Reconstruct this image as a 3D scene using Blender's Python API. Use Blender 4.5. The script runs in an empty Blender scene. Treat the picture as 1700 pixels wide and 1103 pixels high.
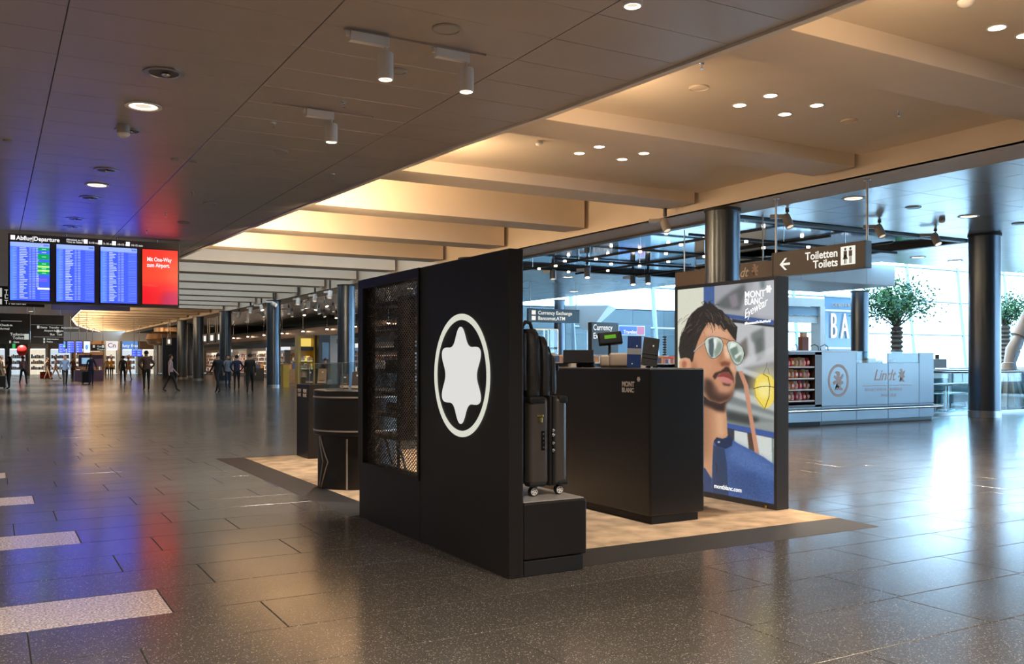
import bpy, bmesh, math, random
import numpy as np
from mathutils import Vector, Matrix

sc = bpy.context.scene
COL = sc.collection
random.seed(7)
rng = np.random.default_rng(7)

# ------------------------------------------------------------------ camera
H, F = 1.40, 1513.0                    # eye height (m), focal length in pixels of the 1700x1103 frame
TH = math.radians(29.73)               # the view turns this far to the right of the hall's long axis (+Y)
SN, CS = math.sin(TH), math.cos(TH)
cam = bpy.data.cameras.new('camera'); cam_o = bpy.data.objects.new('camera', cam); COL.objects.link(cam_o)
cam_o.location = (0, 0, H); cam_o.rotation_euler = (math.pi / 2, 0, -TH)
cam.sensor_width = 36; cam.lens = F / 1700 * 36; cam.shift_y = 48.5 / 1700
cam.clip_start = 0.05; cam.clip_end = 400
sc.camera = cam_o

# ------------------------------------------------------------------ world, exposure
w = bpy.data.worlds.new('daylight'); sc.world = w; w.use_nodes = True
bg = w.node_tree.nodes['Background']
bg.inputs[0].default_value = (0.43, 0.72, 1.0, 1); bg.inputs[1].default_value = 12.0
vs = sc.view_settings
vs.view_transform = 'Standard'; vs.look = 'None'; vs.gamma = 1.0; vs.exposure = 0.0; vs.use_curve_mapping = False
sc.cycles.use_denoising = True; sc.cycles.use_adaptive_sampling = True; sc.cycles.adaptive_threshold = 0.05
sc.cycles.max_bounces = 5; sc.cycles.diffuse_bounces = 3; sc.cycles.glossy_bounces = 4; sc.cycles.transparent_max_bounces = 16
sc.cycles.sample_clamp_indirect = 6.0
sc.cycles.caustics_reflective = False; sc.cycles.caustics_refractive = False

LW = dict(spot=400, down=330, coffer=520, cove=80, shop=330, hall=1900)   # lamp powers in watts
WARM = (1.0, 0.70, 0.40); WARMW = (1.0, 0.82, 0.63); NEUT = (1.0, 0.92, 0.83); HALL = (1.0, 0.87, 0.74)

# ------------------------------------------------------------------ pixel -> place helpers (pixels of the 1700x1103 frame)
def ray(u, v):
    t = (u - 850) / F; s = -(v - 600) / F
    return Vector((SN + CS * t, CS - SN * t, s))
def at(u, v, z):
    r = ray(u, v); return Vector((0, 0, H)) + r * ((z - H) / r.z)
def atX(u, v, X):
    r = ray(u, v); return Vector((0, 0, H)) + r * (X / r.x)
def atY(u, v, Y):
    r = ray(u, v); return Vector((0, 0, H)) + r * (Y / r.y)
def atD(u, v, d):
    return Vector((0, 0, H)) + ray(u, v) * d
def proj(p):
    d = p[0] * SN + p[1] * CS; l = p[0] * CS - p[1] * SN
    return 850 + F * l / d, 600 - F * (p[2] - H) / d, d

# ------------------------------------------------------------------ materials
M = {}
def srgb(c):
    return tuple((x / 255 / 12.92) if x / 255 <= 0.04045 else ((x / 255 + 0.055) / 1.055) ** 2.4 for x in c)
def pm(name, col, rough=0.5, metal=0.0, spec=0.5, emit=None, es=0.0, alpha=1.0, trans=0.0, coat=0.0):
    m = bpy.data.materials.new(name); m.use_nodes = True
    b = m.node_tree.nodes['Principled BSDF']
    b.inputs['Base Color'].default_value = (*col, 1); b.inputs['Roughness'].default_value = rough
    b.inputs['Metallic'].default_value = metal; b.inputs['Specular IOR Level'].default_value = spec
    b.inputs['Transmission Weight'].default_value = trans; b.inputs['Coat Weight'].default_value = coat
    if emit: b.inputs['Emission Color'].default_value = (*emit, 1); b.inputs['Emission Strength'].default_value = es
    M[name] = m
    return m
def noisy(name, col, amount=0.15, scale=6.0, rough=0.5, bump=0.0, bscale=60, **k):
    m = pm(name, col, rough, **k); nt = m.node_tree; N = nt.nodes; L = nt.links
    g = N.new('ShaderNodeNewGeometry'); n = N.new('ShaderNodeTexNoise'); n.inputs['Scale'].default_value = scale; n.inputs['Detail'].default_value = 4
    L.new(g.outputs['Position'], n.inputs['Vector'])
    r = N.new('ShaderNodeMapRange'); r.inputs['From Min'].default_value = 0.3; r.inputs['From Max'].default_value = 0.7
    r.inputs['To Min'].default_value = 1 - amount; r.inputs['To Max'].default_value = 1 + amount
    L.new(n.outputs['Fac'], r.inputs['Value'])
    x = N.new('ShaderNodeVectorMath'); x.operation = 'SCALE'; x.inputs[0].default_value = col
    L.new(r.outputs[0], x.inputs['Scale']); L.new(x.outputs[0], N['Principled BSDF'].inputs['Base Color'])
    if bump:
        n2 = N.new('ShaderNodeTexNoise'); n2.inputs['Scale'].default_value = bscale; L.new(g.outputs['Position'], n2.inputs['Vector'])
        bp = N.new('ShaderNodeBump'); bp.inputs['Strength'].default_value = bump; bp.inputs['Distance'].default_value = 0.01
        L.new(n2.outputs['Fac'], bp.inputs['Height']); L.new(bp.outputs[0], N['Principled BSDF'].inputs['Normal'])
    return m
def em(name, col, s):
    m = bpy.data.materials.new(name); m.use_nodes = True; nt = m.node_tree
    nt.nodes.remove(nt.nodes['Principled BSDF'])
    e = nt.nodes.new('ShaderNodeEmission'); e.inputs[0].default_value = (*col, 1); e.inputs[1].default_value = s
    nt.links.new(e.outputs[0], nt.nodes['Material Output'].inputs[0]); M[name] = m; return m
def glass(name, tint=(1, 1, 1), refl=1.0, rough=0.02):
    m = bpy.data.materials.new(name); m.use_nodes = True; nt = m.node_tree; N = nt.nodes
    N.remove(N['Principled BSDF'])
    t = N.new('ShaderNodeBsdfTransparent'); t.inputs[0].default_value = (*tint, 1)
    g = N.new('ShaderNodeBsdfGlossy'); g.inputs['Roughness'].default_value = rough
    f = N.new('ShaderNodeLayerWeight'); f.inputs[0].default_value = 0.5          # same from both sides of a pane
    pw = N.new('ShaderNodeMath'); pw.operation = 'POWER'; pw.inputs[1].default_value = 5.0
    mu = N.new('ShaderNodeMath'); mu.operation = 'MULTIPLY_ADD'; mu.inputs[1].default_value = 0.9; mu.inputs[2].default_value = 0.04 * refl
    mx = N.new('ShaderNodeMixShader')
    nt.links.new(f.outputs['Facing'], pw.inputs[0]); nt.links.new(pw.outputs[0], mu.inputs[0]); nt.links.new(mu.outputs[0], mx.inputs[0])
    nt.links.new(t.outputs[0], mx.inputs[1]); nt.links.new(g.outputs[0], mx.inputs[2])
    nt.links.new(mx.outputs[0], N['Material Output'].inputs[0]); M[name] = m; return m
def granite(name, base, fleck, fleck2, rough, amt, s1=200, s2=260, lo=0.55):
    """speckled stone; each slab a touch lighter or darker than its neighbour"""
    m = pm(name, base, rough, spec=0.75); nt = m.node_tree; N = nt.nodes; L = nt.links; b = N['Principled BSDF']
    g = N.new('ShaderNodeNewGeometry'); oi = N.new('ShaderNodeObjectInfo')
    v1 = N.new('ShaderNodeTexVoronoi'); v1.inputs['Scale'].default_value = s1
    v2 = N.new('ShaderNodeTexNoise'); v2.inputs['Scale'].default_value = s2; v2.inputs['Detail'].default_value = 3
    n3 = N.new('ShaderNodeTexNoise'); n3.inputs['Scale'].default_value = 0.9; n3.inputs['Detail'].default_value = 3
    for n in (v1, v2, n3): L.new(g.outputs['Position'], n.inputs['Vector'])
    r1 = N.new('ShaderNodeValToRGB'); e = r1.color_ramp.elements
    e[0].position = 0.0; e[0].color = (*base, 1); e[1].position = 0.93; e[1].color = (*base, 1)
    x = r1.color_ramp.elements.new(0.965); x.color = (*fleck, 1); r1.color_ramp.interpolation = 'LINEAR'
    e[-1].color = (*fleck, 1)
    sp = N.new('ShaderNodeSeparateColor'); L.new(v1.outputs['Color'], sp.inputs[0]); L.new(sp.outputs[0], r1.inputs[0])
    r2 = N.new('ShaderNodeValToRGB'); r2.color_ramp.elements[0].position = 0.42; r2.color_ramp.elements[0].color = (lo, lo, lo, 1)
    r2.color_ramp.elements[1].position = 0.60; r2.color_ramp.elements[1].color = (*fleck2, 1)
    L.new(v2.outputs['Fac'], r2.inputs[0])
    mx = N.new('ShaderNodeMix'); mx.data_type = 'RGBA'; mx.blend_type = 'MULTIPLY'; mx.inputs[0].default_value = 1.0
    L.new(r1.outputs[0], mx.inputs[6]); L.new(r2.outputs[0], mx.inputs[7])
    mr = N.new('ShaderNodeMapRange'); mr.inputs['To Min'].default_value = 1 - amt; mr.inputs['To Max'].default_value = 1 + amt
    L.new(oi.outputs['Random'], mr.inputs['Value'])
    sc_ = N.new('ShaderNodeVectorMath'); sc_.operation = 'SCALE'; L.new(mx.outputs[2], sc_.inputs[0]); L.new(mr.outputs[0], sc_.inputs['Scale'])
    L.new(sc_.outputs[0], b.inputs['Base Color'])
    rr = N.new('ShaderNodeMapRange'); rr.inputs['From Min'].default_value = 0.3; rr.inputs['From Max'].default_value = 0.7
    rr.inputs['To Min'].default_value = rough * 0.85; rr.inputs['To Max'].default_value = rough * 1.15
    L.new(n3.outputs['Fac'], rr.inputs['Value']); L.new(rr.outputs[0], b.inputs['Roughness'])
    return m
def vcol(name, strength, rough=0.3):
    """flat print: the colours live in the mesh's colour attribute; strength > 0 makes it back-lit"""
    m = pm(name, (0.02, 0.02, 0.02), rough); nt = m.node_tree; b = nt.nodes['Principled BSDF']
    a = nt.nodes.new('ShaderNodeAttribute'); a.attribute_name = 'print'
    if strength > 0:
        nt.links.new(a.outputs['Color'], b.inputs['Emission Color']); b.inputs['Emission Strength'].default_value = strength
    else:
        nt.links.new(a.outputs['Color'], b.inputs['Base Color'])
    return m

granite('granite_dark', (0.080, 0.070, 0.060), (0.34, 0.30, 0.25), (1.5, 1.48, 1.45), 0.19, 0.10)
granite('granite_light', (0.62, 0.53, 0.46), (0.86, 0.78, 0.70), (1.2, 1.15, 1.12), 0.24, 0.05, 120, 75, 0.5)
pm('joint', (0.022, 0.020, 0.018), 0.6)
noisy('ceil_metal', (0.47, 0.42, 0.385), 0.05, 1.2, 0.36, metal=0.40)
noisy('ceil_bright', (0.74, 0.79, 0.82), 0.04, 0.8, 0.24, metal=0.52)
pm('ceil_mirror', (0.50, 0.60, 0.70), 0.07, metal=1.0)
pm('ceil_gap', (0.03, 0.028, 0.026), 0.7)
noisy('cream', (0.74, 0.62, 0.50), 0.03, 1.5, 0.55)
noisy('cream_trim', (0.74, 0.69, 0.64), 0.03, 1.5, 0.45)
noisy('wall_paint', (0.45, 0.42, 0.39), 0.04, 0.7, 0.7)
noisy('white_paint', (0.80, 0.82, 0.83), 0.03, 1.0, 0.45)
pm('white_plastic', (0.90, 0.86, 0.81), 0.4)
pm('grey_plastic', (0.38, 0.36, 0.34), 0.4)
noisy('column_metal', (0.11, 0.13, 0.155), 0.06, 2.0, 0.28, metal=0.75)
noisy('black_panel', (0.014, 0.0112, 0.0095), 0.12, 2.5, 0.42)
noisy('black_counter', (0.014, 0.0125, 0.0115), 0.10, 2.5, 0.36)
pm('black_matte', (0.010, 0.009, 0.0085), 0.6)
pm('black_gloss', (0.008, 0.008, 0.009), 0.18)
pm('dark_grey', (0.05, 0.048, 0.047), 0.45)
pm('sign_grey', (0.066, 0.060, 0.056), 0.40)
pm('sign_black', (0.018, 0.018, 0.020), 0.35)
noisy('ramp', (0.022, 0.019, 0.017), 0.12, 5, 0.55)
noisy('plinth_top', (0.42, 0.39, 0.36), 0.05, 4, 0.35)
pm('trim_rose', (0.60, 0.50, 0.42), 0.35, metal=0.3)
pm('mullion_grey', (0.30, 0.37, 0.43), 0.4)
pm('steel', (0.62, 0.63, 0.64), 0.22, metal=1.0)
pm('steel_dull', (0.42, 0.43, 0.44), 0.35, metal=0.9)
pm('gold', (0.75, 0.52, 0.14), 0.25, metal=1.0)
noisy('leather', (0.036, 0.033, 0.030), 0.25, 30, 0.38, bump=0.25, bscale=160)
noisy('case_shell', (0.085, 0.072, 0.062), 0.08, 8, 0.36, bump=0.08, bscale=300)
pm('rubber', (0.012, 0.012, 0.012), 0.6)
glass('acrylic', (0.93, 0.95, 0.95), 1.2)
glass('window_glass', (0.95, 0.98, 1.0), 0.8)
glass('rail_glass', (0.78, 0.90, 0.92), 1.2)
em('lamp_warm', (1.0, 0.80, 0.55), 9.0)
em('lamp_hot', (1.0, 0.84, 0.64), 14.0)
em('lamp_white', (1.0, 0.95, 0.88), 3.2)
em('lamp_pearl', (1.0, 0.86, 0.66), 0.9)
em('cove_led', (1.0, 0.68, 0.30), 7.0)
em('logo_light', (0.90, 0.89, 0.86), 0.82)
em('logo_ring', (0.86, 0.87, 0.74), 0.80)
em('sign_light', (1.0, 0.98, 0.88), 0.95)
em('sign_soft', (0.85, 0.88, 0.82), 0.62)
em('letter_white', (1, 1, 1), 1.1)
em('skylight', (0.74, 0.90, 1.0), 1.1)
em('lcd_green', (0.15, 0.42, 0.03), 0.9)
em('tube_white', (0.95, 0.98, 1.0), 1.6)
em('exit_green', (0.05, 0.5, 0.12), 0.9)
pm('letter_paint', (0.72, 0.62, 0.52), 0.5)
pm('letter_print', (0.85, 0.80, 0.74), 0.5)
pm('copper_print', (0.52, 0.37, 0.31), 0.4)
noisy('kiosk_blue', (0.26, 0.46, 0.68), 0.04, 1.0, 0.14)
pm('kiosk_blue_top', (0.42, 0.50, 0.56), 0.15)
pm('brown', (0.085, 0.050, 0.036), 0.35)
noisy('bronze', (0.30, 0.19, 0.12), 0.06, 1.0, 0.3, metal=0.7)
noisy('teal_wall', (0.075, 0.10, 0.105), 0.05, 0.5, 0.3)
noisy('blue_grey', (0.13, 0.19, 0.24), 0.05, 0.6, 0.4)
pm('navy', (0.018, 0.028, 0.065), 0.4)
noisy('wood', (0.40, 0.25, 0.13), 0.2, 5, 0.4)
noisy('yellow_panel', (0.62, 0.40, 0.05), 0.12, 2, 0.35)
noisy('bark', (0.16, 0.11, 0.08), 0.35, 12, 0.8)
pm('leaf', (0.045, 0.13, 0.05), 0.5)
pm('leaf_light', (0.13, 0.26, 0.06), 0.5)
def rgb(name, c, rough=0.5, **k): return pm(name, srgb(c), rough, **k)

# ------------------------------------------------------------------ mesh helpers
WO = {}
def tag(o, label=None, cat=None, group=None, kind=None):
    if label: o['label'] = label
    if cat: o['category'] = cat
    if group: o['group'] = group
    if kind: o['kind'] = kind
    return o
def thing(name, label, cat, loc, group=None, kind=None):
    o = bpy.data.objects.new(name, None); COL.objects.link(o); o.location = loc; o.empty_display_size = 0.1
    WO[o] = Vector(loc); return tag(o, label, cat, group, kind)
def link(name, me, parent=None, origin=None):
    o = bpy.data.objects.new(name, me); COL.objects.link(o)
    if parent is not None:
        o.parent = parent; WO[o] = WO[parent]
    else:
        WO[o] = Vector(origin or (0, 0, 0)); o.location = WO[o]
    return o
class MB:
    def __init__(s): s.v = []; s.f = []; s.mi = []; s.cur = 0
    def add(s, vs_, fs):
        b = len(s.v); s.v += [tuple(p) for p in vs_]; s.f += [tuple(i + b for i in f) for f in fs]; s.mi += [s.cur] * len(fs); return s
    def box(s, x0, x1, y0, y1, z0, z1, m=None):
        p = [(x, y, z) for z in (z0, z1) for y in (y0, y1) for x in (x0, x1)]
        if m is not None: p = [m @ Vector(q) for q in p]
        return s.add(p, [(0, 2, 3, 1), (4, 5, 7, 6), (0, 1, 5, 4), (2, 6, 7, 3), (0, 4, 6, 2), (1, 3, 7, 5)])
    def cyl(s, c, r, z0, z1, n=24, r2=None, m=None, cap=True):
        r2 = r if r2 is None else r2; p = []
        for z, q in ((z0, r), (z1, r2)):
            for i in range(n):
                a = 2 * math.pi * i / n; p.append(Vector((c[0] + q * math.cos(a), c[1] + q * math.sin(a), z)))
        if m is not None: p = [m @ q for q in p]
        fs = [(i, (i + 1) % n, n + (i + 1) % n, n + i) for i in range(n)]
        if cap: fs += [tuple(range(n - 1, -1, -1)), tuple(range(n, 2 * n))]
        return s.add(p, fs)
    def lathe(s, prof, n=24, c=(0, 0, 0), m=None, closed=False):
        p = []
        for r, z in prof:
            for i in range(n):
                a = 2 * math.pi * i / n; p.append(Vector((c[0] + r * math.cos(a), c[1] + r * math.sin(a), c[2] + z)))
        if m is not None: p = [m @ q for q in p]
        k = len(prof); fs = []
        for j in range(k if closed else k - 1):
            j2 = (j + 1) % k
            for i in range(n): fs.append((j * n + i, j * n + (i + 1) % n, j2 * n + (i + 1) % n, j2 * n + i))
        if not closed:
            if prof[0][0] > 1e-6: fs.append(tuple(range(n - 1, -1, -1)))
            if prof[-1][0] > 1e-6: fs.append(tuple(range((k - 1) * n, k * n)))
        return s.add(p, fs)
    def tube(s, pts, r, n=8, rs=None, closed=False):
        pts = [Vector(p) for p in pts]; P = []; k = len(pts); up = Vector((0, 0, 1)); last = None
        for i, p in enumerate(pts):
            d = (pts[(i + 1) % k] - pts[i - 1]) if closed else (pts[min(i + 1, k - 1)] - pts[max(i - 1, 0)]); d.normalize()
            if last is None:
                a = up.cross(d) if abs(d.dot(up)) < 0.95 else Vector((1, 0, 0)).cross(d)
            else: a = last - d * last.dot(d)
            a.normalize(); last = a; b = d.cross(a); rr = rs[i] if rs else r
            for j in range(n):
                t = 2 * math.pi * j / n; P.append(p + a * (rr * math.cos(t)) + b * (rr * math.sin(t)))
        fs = []
        for i in range(k if closed else k - 1):
            i2 = (i + 1) % k
            for j in range(n): fs.append((i * n + j, i * n + (j + 1) % n, i2 * n + (j + 1) % n, i2 * n + j))
        if not closed: fs += [tuple(range(n - 1, -1, -1)), tuple(range((k - 1) * n, k * n))]
        return s.add(P, fs)
    def prism(s, poly, fn, a, b):
        """poly of 2-D points carried into space by fn(p, q, depth), thick from depth a to b"""
        n = len(poly); p = [fn(x, y, a) for x, y in poly] + [fn(x, y, b) for x, y in poly]
        return s.add(p, [tuple(range(n - 1, -1, -1)), tuple(range(n, 2 * n))] + [(i, (i + 1) % n, n + (i + 1) % n, n + i) for i in range(n)])
    def ball(s, c, rx, ry, rz, n=12, k=8, m=None):
        pr = [(math.sin(math.pi * i / k), -math.cos(math.pi * i / k)) for i in range(k + 1)]; p = []; fs = []
        for q, z in pr:
            for i in range(n):
                a = 2 * math.pi * i / n; t = Vector((rx * q * math.cos(a), ry * q * math.sin(a), rz * z))
                p.append((m @ t if m is not None else t) + Vector(c))
        for j in range(k):
            for i in range(n): fs.append((j * n + i, j * n + (i + 1) % n, (j + 1) * n + (i + 1) % n, (j + 1) * n + i))
        return s.add(p, fs)
    def build(s, name, mat, parent=None, origin=None, bevel=0, seg=2, smooth=None, kind=None, fixn=True):
        o_ = WO[parent] if parent is not None else Vector(origin or (0, 0, 0))
        me = bpy.data.meshes.new(name)
        me.from_pydata([(p[0] - o_.x, p[1] - o_.y, p[2] - o_.z) for p in s.v], [], s.f)
        mats = mat if isinstance(mat, (list, tuple)) else [mat]
        for q in mats: me.materials.append(M[q] if isinstance(q, str) else q)
        if len(mats) > 1: me.polygons.foreach_set('material_index', s.mi)
        if bevel or fixn:
            bm = bmesh.new(); bm.from_mesh(me)
            bmesh.ops.remove_doubles(bm, verts=bm.verts, dist=1e-6)
            bmesh.ops.recalc_face_normals(bm, faces=bm.faces)
            if bevel:
                bmesh.ops.bevel(bm, geom=[e for e in bm.edges if len(e.link_faces) == 2 and e.calc_face_angle(0) > 0.5], offset=bevel, segments=seg, affect='EDGES', profile=0.5)
            bm.to_mesh(me); bm.free()
        me.update()
        if smooth:
            me.polygons.foreach_set('use_smooth', [True] * len(me.polygons)); me.set_sharp_from_angle(angle=math.radians(smooth))
        o = link(name, me, parent, origin)
        if kind: o['kind'] = kind
        return o
def box(name, mat, parent, x0, x1, y0, y1, z0, z1, bevel=0.0, origin=None, **k):
    return MB().box(x0, x1, y0, y1, z0, z1).build(name, mat, parent, bevel=bevel, origin=origin, **k)
def rot(axis, a, c=(0, 0, 0)):
    c = Vector(c); return Matrix.Translation(c) @ Matrix.Rotation(a, 4, axis) @ Matrix.Translation(-c)
LETTER = {}
def text(body, size, mat, parent, pos, face='-Y', ext=0.002, align='LEFT', name='lettering', shear=0.0, bold=0.0, spacing=1.0, sx=1.0, line=1.0, rotz=0.0):
    """lettering as a thin mesh; face is the way it looks"""
    c = bpy.data.curves.new('t', 'FONT'); c.body = body; c.size = size; c.extrude = ext; c.align_x = align; c.shear = shear
    c.offset = bold; c.space_character = spacing; c.space_line = line; c.resolution_u = 3
    o = bpy.data.objects.new('t', c); me = bpy.data.meshes.new_from_object(o)
    bpy.data.objects.remove(o); bpy.data.curves.remove(c)
    X, Y, Z = {'-Y': ((1, 0, 0), (0, 0, 1), (0, -1, 0)), '-X': ((0, -1, 0), (0, 0, 1), (-1, 0, 0)), '+Z': ((1, 0, 0), (0, 1, 0), (0, 0, 1))}[face]
    X = Vector(X) * sx; R = Matrix((X, Y, Z)).transposed().to_4x4()
    if rotz: R = R @ Matrix.Rotation(rotz, 4, 'Z')
    me.transform(Matrix.Translation(Vector(pos) - WO[parent]) @ R)
    me.name = name; me.materials.clear(); me.materials.append(M[mat])
    return link(name, me, parent)
def lamp(kind, parent, pos, power, col, size=0.15, angle=100, blend=0.6, aim=(0, 0, -1), size_y=None, spread=None):
    d = bpy.data.lights.new('light', kind); d.energy = power; d.color = col
    if kind == 'SPOT': d.spot_size = math.radians(angle); d.spot_blend = blend; d.shadow_soft_size = size
    if kind == 'AREA':
        d.size = size
        if size_y: d.shape = 'RECTANGLE'; d.size_y = size_y
        if spread: d.spread = math.radians(spread)
    if kind == 'POINT': d.shadow_soft_size = size
    o = bpy.data.objects.new('light', d); COL.objects.link(o)
    o.rotation_euler = Vector(aim).to_track_quat('-Z', 'Y').to_euler()
    if parent is not None: o.parent = parent; o.location = Vector(pos) - WO[parent]
    else: o.location = pos
    return o
ORD = 'first second third fourth fifth sixth seventh eighth ninth tenth eleventh twelfth thirteenth fourteenth fifteenth sixteenth seventeenth eighteenth nineteenth twentieth'.split()

# ------------------------------------------------------------------ painter for flat prints (colour attribute on a grid)
class Paint:
    def __init__(s, w, h, col): s.a = np.ones((h, w, 3)) * np.array(col, float); s.w, s.h = w, h; s.yy, s.xx = np.mgrid[0:h, 0:w] + 0.5
    def blur(s, m, r):
        if r <= 0: return m
        n = max(1, int(r)); k = np.exp(-0.5 * (np.arange(-2 * n, 2 * n + 1) / max(r, 0.3)) ** 2); k /= k.sum()
        for ax in (0, 1):
            p = np.pad(m, [(2 * n, 2 * n) if i == ax else (0, 0) for i in (0, 1)], mode='edge')
            m = sum(k[i] * (p[i:i + m.shape[0], :] if ax == 0 else p[:, i:i + m.shape[1]]) for i in range(len(k)))
        return m
    def win(s, x0, y0, x1, y1, pad):
        return max(0, int(x0 - pad)), max(0, int(y0 - pad)), min(s.w, int(x1 + pad) + 2), min(s.h, int(y1 + pad) + 2)
    def put(s, W, m, col, alpha=1.0):
        m = (m * alpha)[..., None]; v = s.a[W[1]:W[3], W[0]:W[2]]; s.a[W[1]:W[3], W[0]:W[2]] = v * (1 - m) + np.array(col, float) * m
    def poly(s, pts, col, blur=0.7, alpha=1.0):
        W = s.win(min(p[0] for p in pts), min(p[1] for p in pts), max(p[0] for p in pts), max(p[1] for p in pts), 3 * blur + 2)
        x, y = s.xx[W[1]:W[3], W[0]:W[2]], s.yy[W[1]:W[3], W[0]:W[2]]
        if x.size == 0: return
        ins = np.zeros(x.shape, bool); n = len(pts)
        for i in range(n):
            x1, y1 = pts[i]; x2, y2 = pts[(i + 1) % n]
            if y1 == y2: continue
            ins ^= ((y1 > y) != (y2 > y)) & (x < (x2 - x1) * (y - y1) / (y2 - y1) + x1)
        s.put(W, s.blur(ins.astype(float), blur), col, alpha)
    def ell(s, cx, cy, rx, ry, col, blur=0.7, alpha=1.0):
        s.poly([(cx + rx * math.cos(i * math.pi / 16), cy + ry * math.sin(i * math.pi / 16)) for i in range(32)], col, blur, alpha)
    def line(s, pts, wd, col, alpha=1.0, soft=0.7):
        W = s.win(min(p[0] for p in pts), min(p[1] for p in pts), max(p[0] for p in pts), max(p[1] for p in pts), wd + 2)
        X, Y = s.xx[W[1]:W[3], W[0]:W[2]], s.yy[W[1]:W[3], W[0]:W[2]]
        if X.size == 0: return
        d = np.full(X.shape, 1e9)
        for (x1, y1), (x2, y2) in zip(pts[:-1], pts[1:]):
            vx, vy = x2 - x1, y2 - y1; t = np.clip(((X - x1) * vx + (Y - y1) * vy) / (vx * vx + vy * vy + 1e-9), 0, 1)
            d = np.minimum(d, np.hypot(X - x1 - t * vx, Y - y1 - t * vy))
        s.put(W, np.clip((wd / 2 - d) / soft + 0.5, 0, 1), col, alpha)
    def sample(s, x, y):
        x = np.clip(x - 0.5, 0, s.w - 1.001); y = np.clip(y - 0.5, 0, s.h - 1.001)
        i, j = x.astype(int), y.astype(int); fx, fy = (x - i)[..., None], (y - j)[..., None]
        return (s.a[j, i] * (1 - fx) + s.a[j, i + 1] * fx) * (1 - fy) + (s.a[j + 1, i] * (1 - fx) + s.a[j + 1, i + 1] * fx) * fy
def lin(a):
    a = np.clip(a, 0, 255) / 255; return np.where(a <= 0.04045, a / 12.92, ((a + 0.055) / 1.055) ** 2.4)
def printed(name, mat, parent, P00, PX, PZ, nx, ny, colfn):
    """a flat printed sheet: grid of nx by ny cells from corner P00 along PX and PZ; colfn(s, t) -> sRGB 0..255"""
    S, T = np.meshgrid(np.linspace(0, 1, nx + 1), np.linspace(0, 1, ny + 1))
    o = WO[parent]; P = np.array(P00 - o)[None, None] + S[..., None] * np.array(PX) + T[..., None] * np.array(PZ)
    i = (np.arange(ny)[:, None] * (nx + 1) + np.arange(nx)[None]).ravel()
    f = np.stack([i, i + 1, i + nx + 2, i + nx + 1], 1)
    me = bpy.data.meshes.new(name); me.vertices.add(P.shape[0] * P.shape[1]); me.vertices.foreach_set('co', P.reshape(-1))
    me.loops.add(f.size); me.loops.foreach_set('vertex_index', f.ravel()); me.polygons.add(len(f))
    me.polygons.foreach_set('loop_start', np.arange(len(f)) * 4)
    me.update(calc_edges=True); me.validate()
    c = np.ones((S.size, 4)); c[:, :3] = lin(colfn(S, T)).reshape(-1, 3)
    at_ = me.color_attributes.new('print', 'FLOAT_COLOR', 'POINT'); at_.data.foreach_set('color', c.ravel())
    me.materials.append(M[mat]); return link(name, me, parent)

# =================================================================== THE SETTING
ZC = 4.60                                            # height of the panelled ceilings
# ---- floor: dark granite slabs 1.2 x 0.595 m, four rows to a light stripe at the left
floor = box('floor', 'joint', None, -8, 92, -8, 112, -0.20, -0.006)
tag(floor, 'polished dark granite slab floor of the hall', 'floor', kind='structure')
def slab(name, mat, w, l):
    return MB().box(0.003, w - 0.003, 0.003, l - 0.003, -0.02, 0).build(name, mat, floor, bevel=0.0025, seg=1)
ROW, TL = 0.595, 1.20
STRIPE = {0: 0.88, 4: 0.60, 8: 0.37, 12: 0.15, 16: -0.02, -4: 1.05}
tiles = []
for k in range(-23, 178):
    y = 5.345 + k * ROW
    if k in STRIPE:
        e = STRIPE[k]
        for j in range(1, 7): tiles.append((e - j * TL, y, 1))
        xs = e
    else:
        xs = -7.9 + ((k * 0.5) % 1) * TL + 0.13 * ((k * 7) % 3)
    while xs < min(91, 26 + 1.9 * max(y, 6)):
        tiles.append((xs, y, 0)); xs += TL
seen, rest = [], []
for t in tiles:
    ok = False; d = -1
    cx, cy = t[0] + TL / 2, t[1] + ROW / 2
    if cx * SN + cy * CS > 1.5:
        u, v, d = proj((cx, cy, 0)); ok = -60 < u < 1760 and v < 1200
    (seen if ok else rest).append((d, t))
seen.sort(key=lambda q: q[0] - (99 if q[1][2] else 0))
proto = {}
for n_, (d, t) in enumerate(seen[:300]):
    if t[2] not in proto:
        o = slab('tile', 'granite_light' if t[2] else 'granite_dark', TL, ROW); proto[t[2]] = o
    else:
        o = proto[t[2]].copy(); COL.objects.link(o)
    o.location = (t[0], t[1], 0)
far = MB()
for d, t in seen[300:] + [q for q in rest]:
    far.cur = t[2]; x, y = t[0], t[1]; g = 0.003; b = len(far.v)
    far.add([(x + g, y + g, 0), (x + TL - g, y + g, 0), (x + TL - g, y + ROW - g, 0), (x + g, y + ROW - g, 0)], [(0, 1, 2, 3)])
far.build('tile', ['granite_dark', 'granite_light'], floor, kind='stuff', fixn=False)

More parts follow.
